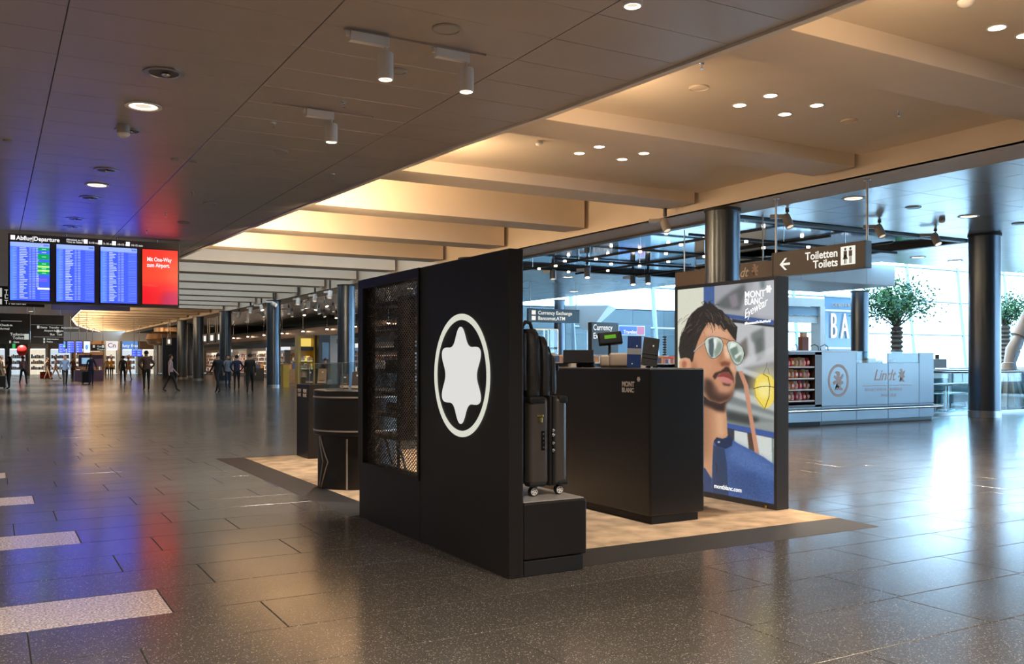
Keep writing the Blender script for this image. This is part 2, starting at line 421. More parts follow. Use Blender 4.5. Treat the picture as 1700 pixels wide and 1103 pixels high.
# ---- left ceiling: long metal panels; its right edge swings gently with the hall
EDGE = [(-8, 7.3), (5.5, 6.62), (10.7, 6.19), (12.1, 5.98), (20, 5.45), (29.4, 5.0), (45, 4.75), (61, 4.7), (77, 5.2), (90, 6.5), (100, 8.2), (110, 10.5)]
def edge_x(y): return float(np.interp(y, [p[0] for p in EDGE], [p[1] for p in EDGE]))
ys = [-8 + i * 2 for i in range(60)]
mb = MB()
poly = [(-8, -8)] + [(edge_x(y) , y) for y in ys] + [(-8, ys[-1])]
mb.prism(poly, lambda x, y, z: Vector((x, y, z)), ZC + 0.04, ZC + 0.10)
ceil = mb.build('ceiling', 'ceil_gap'); tag(ceil, 'grey metal panel ceiling over the left side of the hall', 'ceiling', kind='structure')
PW, PL = 0.74, 2.12
lines_x = [0.6 + PL * i for i in range(-4, 3)]
panels = []
for r in range(160):
    y = -7.9 + r * PW
    for xa in lines_x:
        if xa > 4.7: panels.append((xa, y, True))
        else: panels.append((xa, y, False))
def vis(x, y, z):
    if x * SN + y * CS < 1: return None
    u, v, d = proj((x, y, z)); return d if (-80 < u < 1780 and v > -120) else None
a_, b_ = [], []
for p in panels:
    d = vis(p[0] + 1, p[1] + PW / 2, ZC); (a_ if d else b_).append((d or 999, p))
a_.sort(key=lambda q: q[0])
proto = None
def edge_panel(mbx, p):
    g = 0.004; e0, e1 = edge_x(p[1]) - 0.03, edge_x(p[1] + PW) - 0.03
    mbx.prism([(p[0] + g, p[1] + g), (e0, p[1] + g), (e1, p[1] + PW - g), (p[0] + g, p[1] + PW - g)], lambda x, y, z: Vector((x, y, z)), ZC, ZC + 0.03)
for d, p in a_[:300]:
    if p[2]:
        m_ = MB(); edge_panel(m_, p); m_.build('ceiling_panel', 'ceil_metal', ceil)
    elif proto is None:
        proto = MB().box(0.005, PL - 0.005, 0.003, PW - 0.003, 0, 0.03).build('ceiling_panel', 'ceil_metal', ceil, bevel=0.004, seg=1); proto.location = (p[0], p[1], ZC)
    else:
        o = proto.copy(); COL.objects.link(o); o.location = (p[0], p[1], ZC)
m_ = MB()
for d, p in a_[300:] + b_:
    if p[2]: edge_panel(m_, p)
    else: m_.box(p[0] + .005, p[0] + PL - .005, p[1] + .003, p[1] + PW - .003, ZC, ZC + 0.03)
m_.build('ceiling_panel', 'ceil_metal', ceil, kind='stuff', fixn=False)
# white trim along that edge
mb = MB()
for y0, y1 in zip(ys[:-1], ys[1:]):
    e0, e1 = edge_x(y0), edge_x(y1)
    mb.prism([(e0 - 0.02, y0), (e0 + 0.07, y0), (e1 + 0.07, y1), (e1 - 0.02, y1)], lambda x, y, z: Vector((x, y, z)), ZC - 0.03, ZC + 0.16)
tag(mb.build('trim_1', 'cream_trim'), 'pale metal edge trim where the panel ceiling meets the coffers', 'trim', kind='structure')

# ---- coffered strip: beams every 4.1 m, closed warm bays near, skylight bays further off
coffer = thing('coffer_ceiling', 'cream coffered ceiling strip crossed by deep beams', 'ceiling', (0, 0, 0), kind='structure')
FX = 13.0
B0 = 10.66; PITCH = 4.10; BW = 0.90
beams = [B0 + PITCH * i for i in range(-5, 25)]
for y in beams:
    shallow = y < 16
    x0 = edge_x(y) + 0.0
    box('beam', 'cream', coffer, x0 + 0.075, FX - 0.14, y, y + BW, 4.73, 5.55, bevel=0.008)
for i, y in enumerate(beams[:-1]):
    y0, y1 = y + BW, beams[i + 1]
    xa, xb = edge_x(y1) - 0.05, FX
    if y < 12:
        box('bay_panel', 'cream', coffer, xa, xb, y0 - 0.005, y1 + 0.005, 4.96, 5.02)
    elif y < 25.5 or y > 58:
        box('bay_panel', 'cream', coffer, xa, xb, y0 - 0.005, y1 + 0.005, 5.50, 5.56)
    else:
        box('skylight_pane', 'skylight', coffer, xa, xb, y0 - 0.005, y1 + 0.005, 5.48, 5.52)
box('end_wall', 'cream', coffer, FX, FX + 0.12, -8, 110, ZC + 0.0, 5.56)
mb = MB()
for y0, y1 in zip(ys[:-1], ys[1:]):
    e0, e1 = edge_x(y0), edge_x(y1)
    mb.prism([(e0 - 0.14, y0), (e0 - 0.04, y0), (e1 - 0.04, y1), (e1 - 0.14, y1)], lambda x, y, z: Vector((x, y, z)), ZC + 0.10, 5.56)
mb.build('side_wall', 'cream', coffer)
box('roof_slab', 'cream', coffer, 3, FX + 0.12, -8, 112, 5.56, 5.70)
# warm light strip lying in the cove behind the trim, in the closed bays
for i, y in enumerate(beams[:-1]):
    y0, y1 = y + BW, beams[i + 1]
    if y < 25.5 or y > 58:
        e = edge_x((y0 + y1) / 2)
        box('cove_strip', 'cove_led', coffer, e - 0.02, e + 0.04, y0 + 0.06, y1 - 0.06, ZC + 0.165, ZC + 0.185)
        if y > 1 and y < 26: lamp('AREA', coffer, (e + 0.05, (y0 + y1) / 2, ZC + 0.24), LW['cove'] * (.6 if y < 9 else 1.3 if y < 13 else 4.2), WARM, size=0.06, size_y=1, aim=(0.75, 0.35, 0.4)).data.size_y = y1 - y0 - 0.3
        elif y > 58: lamp('AREA', coffer, (e + 0.4, (y0 + y1) / 2, ZC + 0.3), LW['cove'] * 2, WARM, size=0.3, size_y=1, aim=(0.75, 0.35, 0.6)).data.size_y = y1 - y0 - 0.3

for i in range(26):
    y = 60 + i * 1.9; e = edge_x(y)
    MB().ball((e + .13, y, ZC + .05), .045, .045, .045, 10, 6).build('rim_bulb', 'lamp_warm', coffer)
# ---- right ceiling: bright metal panels, a mirror-lined well, an atrium beyond
rc = thing('shop_ceiling', 'bright metal panel ceiling over the shops on the right', 'ceiling', (0, 0, 0), kind='structure')
WX0, WX1, WY0, WY1 = 14.25, 22.4, 15.1, 26.8
AX, AY = 24.3, 19.3
def ceil_zone(x, y):
    """is this spot covered by the panel ceiling?"""
    if WX0 < x < WX1 and WY0 < y < WY1: return False
    if x > AX and y > AY: return False
    return True
mb = MB()
mb.box(FX + .12, WX0 - .12, -8, 112, ZC + .03, ZC + .1); mb.box(WX0 - .12, WX1 + .12, -8, WY0 - .12, ZC + .03, ZC + .1); mb.box(WX0 - .12, WX1 + .12, WY1 + .12, 112, ZC + .03, ZC + .1)
mb.box(WX1 + .12, AX, -8, 112, ZC + .03, ZC + .1); mb.box(AX, 60, -8, AY, ZC + .03, ZC + .1); mb.box(AX, 40, 46.2, 112, ZC + .03, ZC + .1)
mb.build('backing', 'ceil_gap', rc)
box('trim', 'cream', rc, FX - 0.02, FX + 1.1, -8, 112, ZC - 0.0, ZC + 0.03)
PS = 1.2; q_ = []
for i in range(40):
    for j in range(-6, 70):
        x, y = FX + 1.1 + i * PS, -0.8 + j * PS
        if WX0 - .3 < x + .6 < WX1 + .3 and WY0 - .3 < y + .6 < WY1 + .3: continue
        if x + .6 > AX and y + .6 > AY and not (y > 46 and x < 38): continue
        d = vis(x + .6, y + .6, ZC); q_.append((d or 999, x, y))
q_.sort(); proto = None
for d, x, y in q_[:300]:
    if d > 900: break
    if proto is None:
        proto = MB().box(0.004, PS - 0.004, 0.004, PS - 0.004, 0, 0.028).build('ceiling_panel', 'ceil_bright', rc, bevel=0.003, seg=1); proto.location = (x, y, ZC)
    else:
        o = proto.copy(); COL.objects.link(o); o.location = (x, y, ZC)
m_ = MB()
for d, x, y in q_[300:]: m_.box(x + .004, x + PS - .004, y + .004, y + PS - .004, ZC, ZC + .028)
m_.build('ceiling_panel', 'ceil_bright', rc, kind='stuff', fixn=False)
mb = MB()
mb.box(WX0 - .14, WX0 + .06, WY0 - .14, WY1 + .14, ZC - .05, ZC + .1); mb.box(WX1 - .06, WX1 + .14, WY0 - .14, WY1 + .14, ZC - .05, ZC + .1)
mb.box(WX0, WX1, WY0 - .14, WY0 + .06, ZC - .05, ZC + .1); mb.box(WX0, WX1, WY1 - .06, WY1 + .14, ZC - .05, ZC + .1)
mb.build('well_frame', 'dark_grey', rc)
for i in range(4):
    for j in range(4):
        dx, dy = (WX1 - WX0) / 4, (WY1 - WY0) / 4
        box('mirror_panel', 'ceil_mirror', rc, WX0 + i * dx + .01, WX0 + (i + 1) * dx - .01, WY0 + j * dy + .01, WY0 + (j + 1) * dy - .01, ZC + .08, ZC + .11)
box('well_backing', 'dark_grey', rc, WX0 - .1, WX1 + .1, WY0 - .1, WY1 + .1, ZC + .111, ZC + .16)
# dark lighting rails hung under the mirror well
tr = thing('lighting_rail_grid', 'black lighting rail grid hung below the mirrored ceiling well', 'lighting rail', (18, 21, 4.4))
for x in (15.4, 17.7, 20.0): box('rail', 'black_matte', tr, x - .03, x + .03, WY0 + .3, WY1 - .3, 4.42, 4.48)
for y in (16.9, 19.9, 22.9, 25.6): box('rail', 'black_matte', tr, WX0 + .3, WX1 - .3, y - .03, y + .03, 4.42, 4.48)
for x in (15.4, 17.7, 20.0):
    for y in (16.9, 19.9, 22.9, 25.6): MB().cyl((x, y), .012, 4.48, ZC + .08, 6).build('hanger', 'steel', tr)
for x, y in ((15.4, 18.2), (15.4, 19.9), (15.4, 22.0), (15.4, 24.2), (15.4, 25.2), (16.3, 19.9), (14.9, 22.9), (16.6, 22.9), (17.7, 19.9), (17.7, 21.5), (17.7, 22.9), (17.7, 24.6), (16.8, 25.6), (18.6, 16.9), (17.7, 17.6), (19.0, 19.9), (20, 18.4), (20, 21.5), (20.9, 22.9), (16.4, 16.9)):
    MB().cyl((x, y), .045, 4.37, 4.42, 12).build('rail_lamp', ['lamp_hot'], tr)
    if y < 20 and x < 18: lamp('SPOT', tr, (x, y, 4.34), LW['shop'] * .22, WARMW, size=.06, angle=110)

# atrium: high glazed roof, white downstand box at the corner, slanted glass walls
at_ = thing('atrium_ceiling', 'unseen high atrium roof, glazed to bring in more daylight', 'ceiling', (0, 0, 0), kind='structure')
for i in range(9):
    box('roof_beam', 'white_paint', at_, AX + i * 8 - .15, AX + i * 8 + .15, AY, 44, 12.9, 13.3)
    for j in range(4): box('roof_pane', 'window_glass', at_, AX + i * 8 + .15, AX + i * 8 + 7.85, AY + j * 6.2 + .05, AY + j * 6.2 + 6.15, 13.05, 13.07)  # unseen roof, glazed to add daylight on the right side
box('edge_wall', 'white_paint', at_, AX - .1, AX, AY, 46, ZC + .1, 13.0)
box('edge_wall', 'white_paint', at_, AX - .1, 92, AY - .1, AY, ZC + .1, 13.0)
dn = thing('bulkhead_box', 'white bulkhead box hung at the atrium corner of the ceiling', 'bulkhead', (23, 21, 3.9), kind='structure')
box('body', 'white_paint', dn, 20.2, 26.1, 20.0, 23.2, 3.9, 4.58, bevel=.02)
for x in (21.7, 23.2, 24.7): box('seam', 'steel_dull', dn, x - .004, x + .004, 19.994, 20.0, 3.92, 4.56)

# glass walls
def glass_wall(n, label, p0, p1, z0, z1, lean, nx, nz, mats=('mullion_grey', 'window_glass')):
    p0, p1 = Vector(p0), Vector(p1); d = (p1 - p0); L = d.length; d.normalize(); nrm = Vector((-d.y, d.x, 0))
    def Q(s, z, off=0): return p0 + d * s + nrm * (off + lean * (z - z0)) + Vector((0, 0, z))
    t = thing('window_%d' % n, label, 'window', (0, 0, 0), kind='structure')
    for i in range(nx + 1):
        s = L * i / nx; MB().tube([Q(s, z0), Q(s, z1)], .13, 6).build('mullion', mats[0], t, smooth=60)
    for j in range(nz + 1):
        z = z0 + (z1 - z0) * j / nz; MB().tube([Q(0, z), Q(L, z)], .08, 6).build('transom', mats[0], t, smooth=60)
    for i in range(nx):
        for j in range(nz):
            s0, s1 = L * i / nx + .1, L * (i + 1) / nx - .1; za, zb = z0 + (z1 - z0) * j / nz + .06, z0 + (z1 - z0) * (j + 1) / nz - .06
            MB().add([Q(s0, za), Q(s1, za), Q(s1, zb), Q(s0, zb)], [(0, 1, 2, 3)]).build('pane', mats[1], t, fixn=False)
    return t
glass_wall(1, 'tall leaning glass facade of the atrium in bright daylight', (86, 42, 0), (28, 42, 0), 0.9, 13.0, -0.10, 10, 5)
glass_wall(2, 'side glass facade closing the hall on the right', (36, -8, 0), (36, 14.6, 0), 0.15, 4.55, 0, 7, 2)
glass_wall(4, 'unseen glass facade added behind the viewpoint for daylight on the right', (36, -7.6, 0), (30, -7.6, 0), 0.15, 4.55, 0, 2, 2)  # added out of view to throw daylight on the chocolate counter
glass_wall(3, 'end glass facade of the atrium on the far right', (88, 19.2, 0), (88, 42, 0), 0.9, 13.0, 0, 5, 5)
box('wall_sill', 'white_paint', None, 28, 88, 42, 42.3, 0, 0.9); bpy.data.objects['wall_sill']['kind'] = 'structure'; tag(bpy.data.objects['wall_sill'], 'low white wall under the tall atrium glass', 'wall')
# enclosing walls; the unseen left and back ones are added to hold daylight out
for nm, b_, lab in (('wall_left', (-8.2, -8, -8.2, 112, 0, 5), 'added unseen wall on the left of the hall that keeps daylight out'),
                    ('wall_back', (-8.2, 30, -8.2, -8, 0, 5.7), 'added plain wall behind the viewpoint that keeps daylight out'),
                    ('wall_far', (-8.2, 40, 112, 112.2, 0, 5.7), 'far end wall of the hall behind the shop fronts')):
    tag(box(nm, 'wall_paint', None, *b_), lab, 'wall', kind='structure')
tw = thing('wall_teal', 'pale teal panel wall behind the currency exchange booth', 'wall', (24, 46, 0), kind='structure')
box('core', 'blue_grey', tw, 22.5, 40, 46.06, 46.2, 0, 4.6)
for i in range(7):
    for j in range(3): box('wall_panel', 'teal_wall', tw, 22.5 + i * 2.5 + .012, 25 + i * 2.5 - .012, 46.0, 46.06, j * 1.53 + .012, (j + 1) * 1.53 - .012)
tag(box('wall_side', 'teal_wall', None, 40, 40.2, 42.6, 112, 0, 4.6), 'side wall between the shops and the atrium', 'wall', kind='structure')
tag(box('wall_shop', 'blue_grey', None, 25, 25.2, 46.2, 112, 0, 4.6), 'blue grey back wall of the shops on the right', 'wall', kind='structure')

# ---- columns
def column(x, y, r, label, z1=ZC):
    t = thing('column', label, 'column', (x, y, 0), kind='structure')
    MB().lathe([(r, 0), (r, z1)], 40, (x, y, 0)).build('shaft', 'column_metal', t, smooth=40)
    MB().lathe([(r + .012, 0), (r + .012, .16), (r, .165)], 40, (x, y, 0)).build('base_ring', 'steel_dull', t, smooth=40)
    MB().lathe([(r + .02, z1 - .06), (r + .02, z1 - .001)], 40, (x, y, 0)).build('top_ring', 'ceil_gap', t, smooth=40)
    return t
column(13.35, 14.45, .36, 'dark metal column rising behind the tall backlit poster')
column(21.75, 14.05, .37, 'dark metal column by the glass railing at the right edge')
column(26.8, 22.0, .30, 'dark metal column between the white letters and the tree', 3.9)
column(25.7, 40.0, .29, 'dark slim column behind the currency exchange hanging sign')
for i, (y, l) in enumerate(((36.6, 'dark metal column just left of the black kiosk wall'), (47.9, 'dark metal column beyond the round display table, with a spotlight on it'), (59.3, 'dark metal column behind the group in dark coats'), (68.0, 'dark metal column second from the far end of the row'), (74.5, 'dark metal column farthest along the row'))):
    column(12.9, y, .36, l)
column(12.9, 25.2, .36, 'dark metal column hidden behind the black kiosk wall')
column(14.6, 81.5, .36, 'dark metal column by the rounded bronze shop corner')

# =================================================================== THE BLACK KIOSK
PZ = 0.03
st = thing('kiosk_platform', 'low platform with beige carpet and black sloping border under the kiosk', 'platform', (4.6, 9.3, 0))
X0, X1, Y0, Y1 = 2.79, 6.52, 5.15, 13.47; RX, RY = 0.33, 0.36
noisy('carpet', (0.54, 0.37, 0.225), 0.34, 4.5, 0.95, bump=0.5, bscale=420)
mb = MB()
for b_ in ((3.492, X1 - .08, Y0 + RY, 6.105), (2.992, X1 - .08, 6.105, 7.83), (X0 + RX, X1 - .08, 7.83, Y1 - RY)): mb.box(b_[0], b_[1], b_[2], b_[3], 0.001, PZ - .001)
mb.build('carpet', 'carpet', st)
def ramp(o, i):
    (a, b), (c, d) = o, i
    return MB().add([(*a, .001), (*b, .001), (*d, PZ - .003), (*c, PZ - .003), (*c, .001), (*d, .001)], [(0, 1, 2, 3), (0, 4, 5, 1), (3, 2, 5, 4), (0, 3, 4), (1, 5, 2)])
A, B, C_, D_ = (3.492, Y0), (X1, Y0), (X1, Y1), (X0, Y1)
a, b, c, d = (3.492, Y0 + RY), (X1 - .08, Y0 + RY), (X1 - .08, Y1 - RY), (X0 + RX, Y1 - RY)
for o_, i_ in (((A, B), (a, b)), ((B, C_), (b, c)), ((C_, D_), (c, d)), ((D_, (X0, 7.83)), (d, (X0 + RX, 7.83)))):
    ramp(o_, i_).build('border_ramp', 'ramp', st)

# ---- tall display wall with the lit emblem and the mesh window
WX, WXB, WY_0, WY_1, WH = 2.88, 2.985, 5.08, 7.82, 2.125
OY0, OY1, OZ0, OZ1 = 6.51, 7.70, 0.50, 2.045
kw = thing('display_wall', 'tall black kiosk wall with glowing star emblem and mesh window', 'display wall', (WX, 6.45, 0))
box('solid_panel', 'black_panel', kw, WX, WXB, WY_0, OY0 - .03, .001, WH, bevel=.004)
box('base_panel', 'black_panel', kw, WX, WXB, OY0 - .027, WY_1, .001, OZ0 - .03, bevel=.003)
mb = MB(); mb.box(WX - .012, WXB, OY0 - .028, OY0, OZ0 - .028, WH); mb.box(WX - .012, WXB, OY1, WY_1, OZ0 - .028, WH)
mb.box(WX - .012, WXB, OY0, OY1, OZ0 - .028, OZ0); mb.box(WX - .012, WXB, OY0, OY1, OZ1, WH)
mb.build('window_frame', 'black_panel', kw)
mesh_ = MB(); sy, sz = 0.026, 0.0155; xm = WX + .035
ny = int((OY1 - OY0) / sy) + 1; nz = int((OZ1 - OZ0) / sz) + 1
def bar(p, q):
    r = .0021; d_ = (Vector(q) - Vector(p)).normalized(); n_ = Vector((1, 0, 0)).cross(d_) * r; X_ = Vector((.0025, 0, 0)); p, q = Vector(p), Vector(q)
    mesh_.add([p - n_ - X_, p + n_ - X_, p + n_ + X_, p - n_ + X_, q - n_ - X_, q + n_ - X_, q + n_ + X_, q - n_ + X_], [(0, 1, 5, 4), (1, 2, 6, 5), (2, 3, 7, 6), (3, 0, 4, 7)])
slope = sz / sy; Hh, Ww = OZ1 - OZ0, OY1 - OY0
for sgn in (1, -1):
    k = -Ww * slope
    while k < Hh:
        # line z = k + slope*y clipped to the window
        y0 = max(0, -k / slope); y1 = min(Ww, (Hh - k) / slope)
        if y1 > y0:
            ya, yb = (OY0 + y0, OY0 + y1) if sgn > 0 else (OY1 - y0, OY1 - y1)
            bar((xm, ya, OZ0 + k + slope * y0), (xm, yb, OZ0 + k + slope * y1))
        k += 2 * sz
noisy('mesh_metal', (0.22, 0.19, 0.16), 0.1, 5, 0.32, metal=0.8)
mesh_.build('expanded_mesh', 'mesh_metal', kw, kind='stuff', fixn=False)
ey, ez = 5.77, 1.30
def onwall(p, q, dep): return Vector((WX - dep, ey - p, ez + q))
N_ = 96; ring = MB(); P = []
for i in range(N_):
    a_ = 2 * math.pi * i / N_
    for r in (.435, .392):
        for dep in (.0, .006): P.append(onwall(r * math.cos(a_), r * math.sin(a_), dep))
fs = []
for i in range(N_):
    j = (i + 1) % N_; q = lambda n, k: n * 4 + k
    for k0, k1 in ((0, 1), (1, 3), (3, 2), (2, 0)): fs.append((q(i, k0), q(j, k0), q(j, k1), q(i, k1)))
ring.add(P, fs).build('emblem_ring', 'logo_ring', kw)
star = []
for i in range(120):
    t_ = 2 * math.pi * i / 120; c6 = math.cos(6 * (t_ - math.pi / 2)); r = .287 + .050 * c6 + .006 * math.cos(12 * (t_ - math.pi / 2))
    star.append((r * math.cos(t_), r * math.sin(t_)))
MB().prism(star, onwall, 0, .006).build('emblem_star', 'logo_light', kw)

# ---- slim shelf tower behind the mesh
tw_ = thing('shelf_tower', 'black shelf tower standing behind the mesh window', 'shelf', (3.2, 7.5, PZ))
box('post', 'black_matte', tw_, 3.06, 3.12, 7.12, 7.36, .74, 1.96)
for z in (1.93, 1.72, 1.52, 1.33, 1.13, .94, .74): box('shelf', 'dark_grey', tw_, 3.05, 3.30, 7.37, 7.95, z - .035, z, bevel=.004)
box('back_panel', 'black_matte', tw_, 3.31, 3.325, 7.93, 7.98, .1, 1.96)
for (ya, yb) in ((7.45, 7.30), (7.75, 7.60)): MB().tube([(3.1, ya, .71), (3.12, yb - .22, PZ + .1)], .012, 8).build('leg', 'steel', tw_, smooth=60)
box('base', 'black_matte', tw_, 3.04, 3.32, 6.9, 7.98, PZ, PZ + .1, bevel=.006)
MB().tube([(3.14, 7.2, 1.94), (3.14, 7.2, 2.02), (3.14, 6.60, 2.02)], .010, 8).build('hanging_rail', 'steel', tw_, smooth=60)
for i, (z, y, col, lab) in enumerate(((1.52, 7.52, 'leather', 'small black leather wallet on the third shelf behind the mesh'), (1.33, 7.72, 'brown', 'small brown leather case on the fourth shelf behind the mesh'), (1.13, 7.50, 'leather', 'small black leather case on the fifth shelf behind the mesh'), (.94, 7.70, 'brown', 'small brown leather wallet on the sixth shelf behind the mesh'))):
    o = thing('wallet', lab, 'wallet', (3.15, y, z), 'leather goods on the mesh window shelves')
    box('body', col, o, 3.11, 3.20, y - .06, y + .06, z, z + .085, bevel=.008); box('clasp', 'gold', o, 3.106, 3.111, y - .012, y + .012, z + .045, z + .06)
o = thing('hanging_bag', 'black leather bag hung by its strap behind the mesh window', 'bag', (3.15, 6.78, 1.30))
MB().box(3.10, 3.24, 6.62, 6.98, 1.30, 1.70).build('body', 'leather', o, bevel=.05, seg=3, smooth=60)
MB().box(3.085, 3.10, 6.66, 6.94, 1.34, 1.52).build('pocket', 'leather', o, bevel=.006)
MB().tube([(3.16, 6.68, 1.68), (3.15, 6.70, 1.85), (3.145, 6.76, 2.0), (3.14, 6.80, 2.035), (3.135, 6.84, 2.0), (3.13, 6.90, 1.85), (3.12, 6.93, 1.68)], .016, 8).build('strap', 'leather', o, smooth=60)

# ---- plinth, trolley case, backpack
pl = thing('plinth', 'low black plinth with grey top carrying the trolley case', 'plinth', (3.2, 5.5, 0))
MB().box(2.995, 3.485, 5.085, 6.10, .105, .475).build('body', 'black_panel', pl, bevel=.012, seg=3)
box('kick_base', 'black_matte', pl, 2.995, 3.455, 5.085, 6.08, .001, .10, bevel=.004)
box('top_plate', 'plinth_top', pl, 3.0, 3.47, 5.10, 6.085, .476, .484, bevel=.002)

sx0, sx1, sy0, sy1, sb, stp = 3.13, 3.43, 5.235, 5.675, .484 + .075, .484 + .675
su = thing('trolley_case', 'dark hard shell trolley case on the black plinth', 'suitcase', ((sx0 + sx1) / 2, 5.455, .484))
xm_ = (sx0 + sx1) / 2 + .025
MB().box(sx0, xm_ - .022, sy0, sy1, sb, stp).build('shell', 'case_shell', su, bevel=.035, seg=4, smooth=50)
MB().box(xm_ + .022, sx1, sy0, sy1, sb, stp).build('shell', 'case_shell', su, bevel=.035, seg=4, smooth=50)
MB().box(xm_ - .024, xm_ - .003, sy0 - .004, sy1 + .004, sb - .004, stp + .004).build('zip_band', 'rubber', su, bevel=.016, seg=3, smooth=50)
MB().box(xm_ + .003, xm_ + .024, sy0 - .004, sy1 + .004, sb - .004, stp + .004).build('zip_band', 'rubber', su, bevel=.016, seg=3, smooth=50)
for xa, xb in ((sx0 - .004, xm_ - .05), (xm_ + .05, sx1 + .004)):
    cp = MB().box(xa, xb, sy0 - .005, sy0 + .08, stp - .05, stp + .005).build('corner_guard', 'rubber', su, bevel=.02, seg=3, smooth=50)
    for i in range(4): box('rib', 'black_matte', cp, xa + .02, xb - .012, sy0 - .0075, sy0 - .004, stp - .042 + i * .009, stp - .038 + i * .009)
    MB().box(xa, xb, sy0 - .005, sy0 + .08, sb - .005, sb + .03).build('corner_guard', 'rubber', su, bevel=.014, seg=3, smooth=50)
for x, y in ((sx0 + .055, sy0 + .055), (sx1 - .04, sy0 + .055), (sx0 + .055, sy1 - .055), (sx1 - .04, sy1 - .055)):
    wh = thing('wheel', None, None, (0, 0, 0)); wh.parent = su; wh.location = (0, 0, 0); WO[wh] = WO[su]
    bpy.data.objects.remove(wh)
    m = Matrix.Translation((x, y, .484 + .034)) @ Matrix.Rotation(math.pi / 2, 4, 'X') @ Matrix.Rotation(.0, 4, 'Z')
    w_ = MB().lathe([(.012, -.017), (.030, -.017), (.034, -.011), (.034, .011), (.030, .017), (.012, .017)], 24, m=m, closed=True).build('wheel', 'rubber', su, smooth=40)
    MB().lathe([(.004, -.019), (.026, -.0185), (.026, .0185), (.004, .019)], 20, m=m, closed=True).build('hub', 'letter_print', w_, smooth=40)
    for k in range(5):
        a_ = 2 * math.pi * k / 5; MB().cyl((x + .016 * math.cos(a_), 0), .0045, 0, .001, 8).v
        c_ = m @ Vector((.016 * math.cos(a_), .016 * math.sin(a_), .0192)); MB().ball(c_, .0045, .001, .0045, 8, 4).build('hub_hole', 'black_matte', w_)
    MB().box(x - .012, x + .012, y - .018, y + .018, .484 + .055, .484 + .08).build('wheel_housing', 'rubber', su, bevel=.005)
yf = sy0
lk = box('lock_plate', 'black_gloss', su, xm_ - .09, xm_ - .06, yf - .006, yf - .0005, .80, .93, bevel=.002)
for z in (.82, .85, .88, .91): box('dial', 'steel', lk, xm_ - .079, xm_ - .071, yf - .0085, yf - .0055, z - .006, z + .006)
for i, z in enumerate((.795, .845, .90, .93)):
    MB().ball((xm_, yf - .012, z), .011, .008, .014, 10, 6).build('zip_pull', 'steel', su, smooth=60)
box('carry_handle', 'gold', su, xm_ - .125, xm_ - .075, yf - .008, yf - .001, 1.025, 1.04, bevel=.002)
box('name_tag', 'gold', su, xm_ - .108, xm_ - .086, yf - .010, yf - .004, .985, 1.022, bevel=.002)
box('side_rail', 'steel_dull', su, sx1 + .001, sx1 + .006, sy0 + .03, sy0 + .045, sb + .05, stp - .06)
bz = stp + .006
bp = thing('backpack', 'black leather backpack standing on top of the trolley case', 'backpack', (3.272, 5.420, bz))
def bag(x0, x1, y0, y1, z0, z1, taper, nm, bev):
    m_ = MB(); pr = [(0, .94), (.12, 1.0), (.45, 1.0), (.75, .96), (.92, .84), (1.0, .62)]; n = len(pr); P = []
    for h, s in pr:
        z = z0 + (z1 - z0) * h; cx, cy = (x0 + x1) / 2 + taper * h, (y0 + y1) / 2; hx, hy = (x1 - x0) / 2 * (s * .3 + .7), (y1 - y0) / 2 * s
        for k in range(20):
            a_ = 2 * math.pi * k / 20; ca, sa = math.cos(a_), math.sin(a_); e = .38
            P.append((cx + hx * math.copysign(abs(ca) ** e, ca), cy + hy * math.copysign(abs(sa) ** e, sa), z))
    fs = [(j * 20 + k, j * 20 + (k + 1) % 20, (j + 1) * 20 + (k + 1) % 20, (j + 1) * 20 + k) for j in range(n - 1) for k in range(20)]
    fs += [tuple(range(19, -1, -1)), tuple(range((n - 1) * 20, n * 20))]
    return m_.add(P, fs).build(nm, 'leather', bp, smooth=55)
bag(3.147, 3.257, 5.280, 5.600, bz, bz + .455, .0, 'rear_compartment', 0)
bag(3.252, 3.327, 5.270, 5.610, bz, bz + .405, -.012, 'main_compartment', 0)
bag(3.327, 3.387, 5.290, 5.590, bz + .01, bz + .285, -.006, 'front_pocket', 0)
for x, h in ((3.254, .40), (3.324, .33)):
    MB().tube([(x, 5.272, bz + .03), (x, 5.266, bz + h * .5), (x - .004, 5.272, bz + h * .8), (x - .008, 5.300, bz + h), (x - .008, 5.440, bz + h + .03)], .006, 8).build('zip_seam', 'rubber', bp, smooth=60)
MB().tube([(3.157, 5.400, bz + .43), (3.162, 5.390, bz + .48), (3.182, 5.385, bz + .505), (3.217, 5.385, bz + .50), (3.237, 5.390, bz + .45)], .013, 8).build('grab_handle', 'leather', bp, smooth=60)
MB().tube([(3.142, 5.330, bz + .42), (3.124, 5.300, bz + .33), (3.120, 5.300, bz + .16), (3.142, 5.320, bz + .04)], .016, 8).build('shoulder_strap', 'leather', bp, smooth=60)
MB().tube([(3.142, 5.550, bz + .42), (3.124, 5.580, bz + .33), (3.120, 5.580, bz + .16), (3.142, 5.560, bz + .04)], .016, 8).build('shoulder_strap', 'leather', bp, smooth=60)
box('buckle', 'black_gloss', bp, 3.367, 3.384, 5.278, 5.290, bz + .17, bz + .21, bevel=.002)

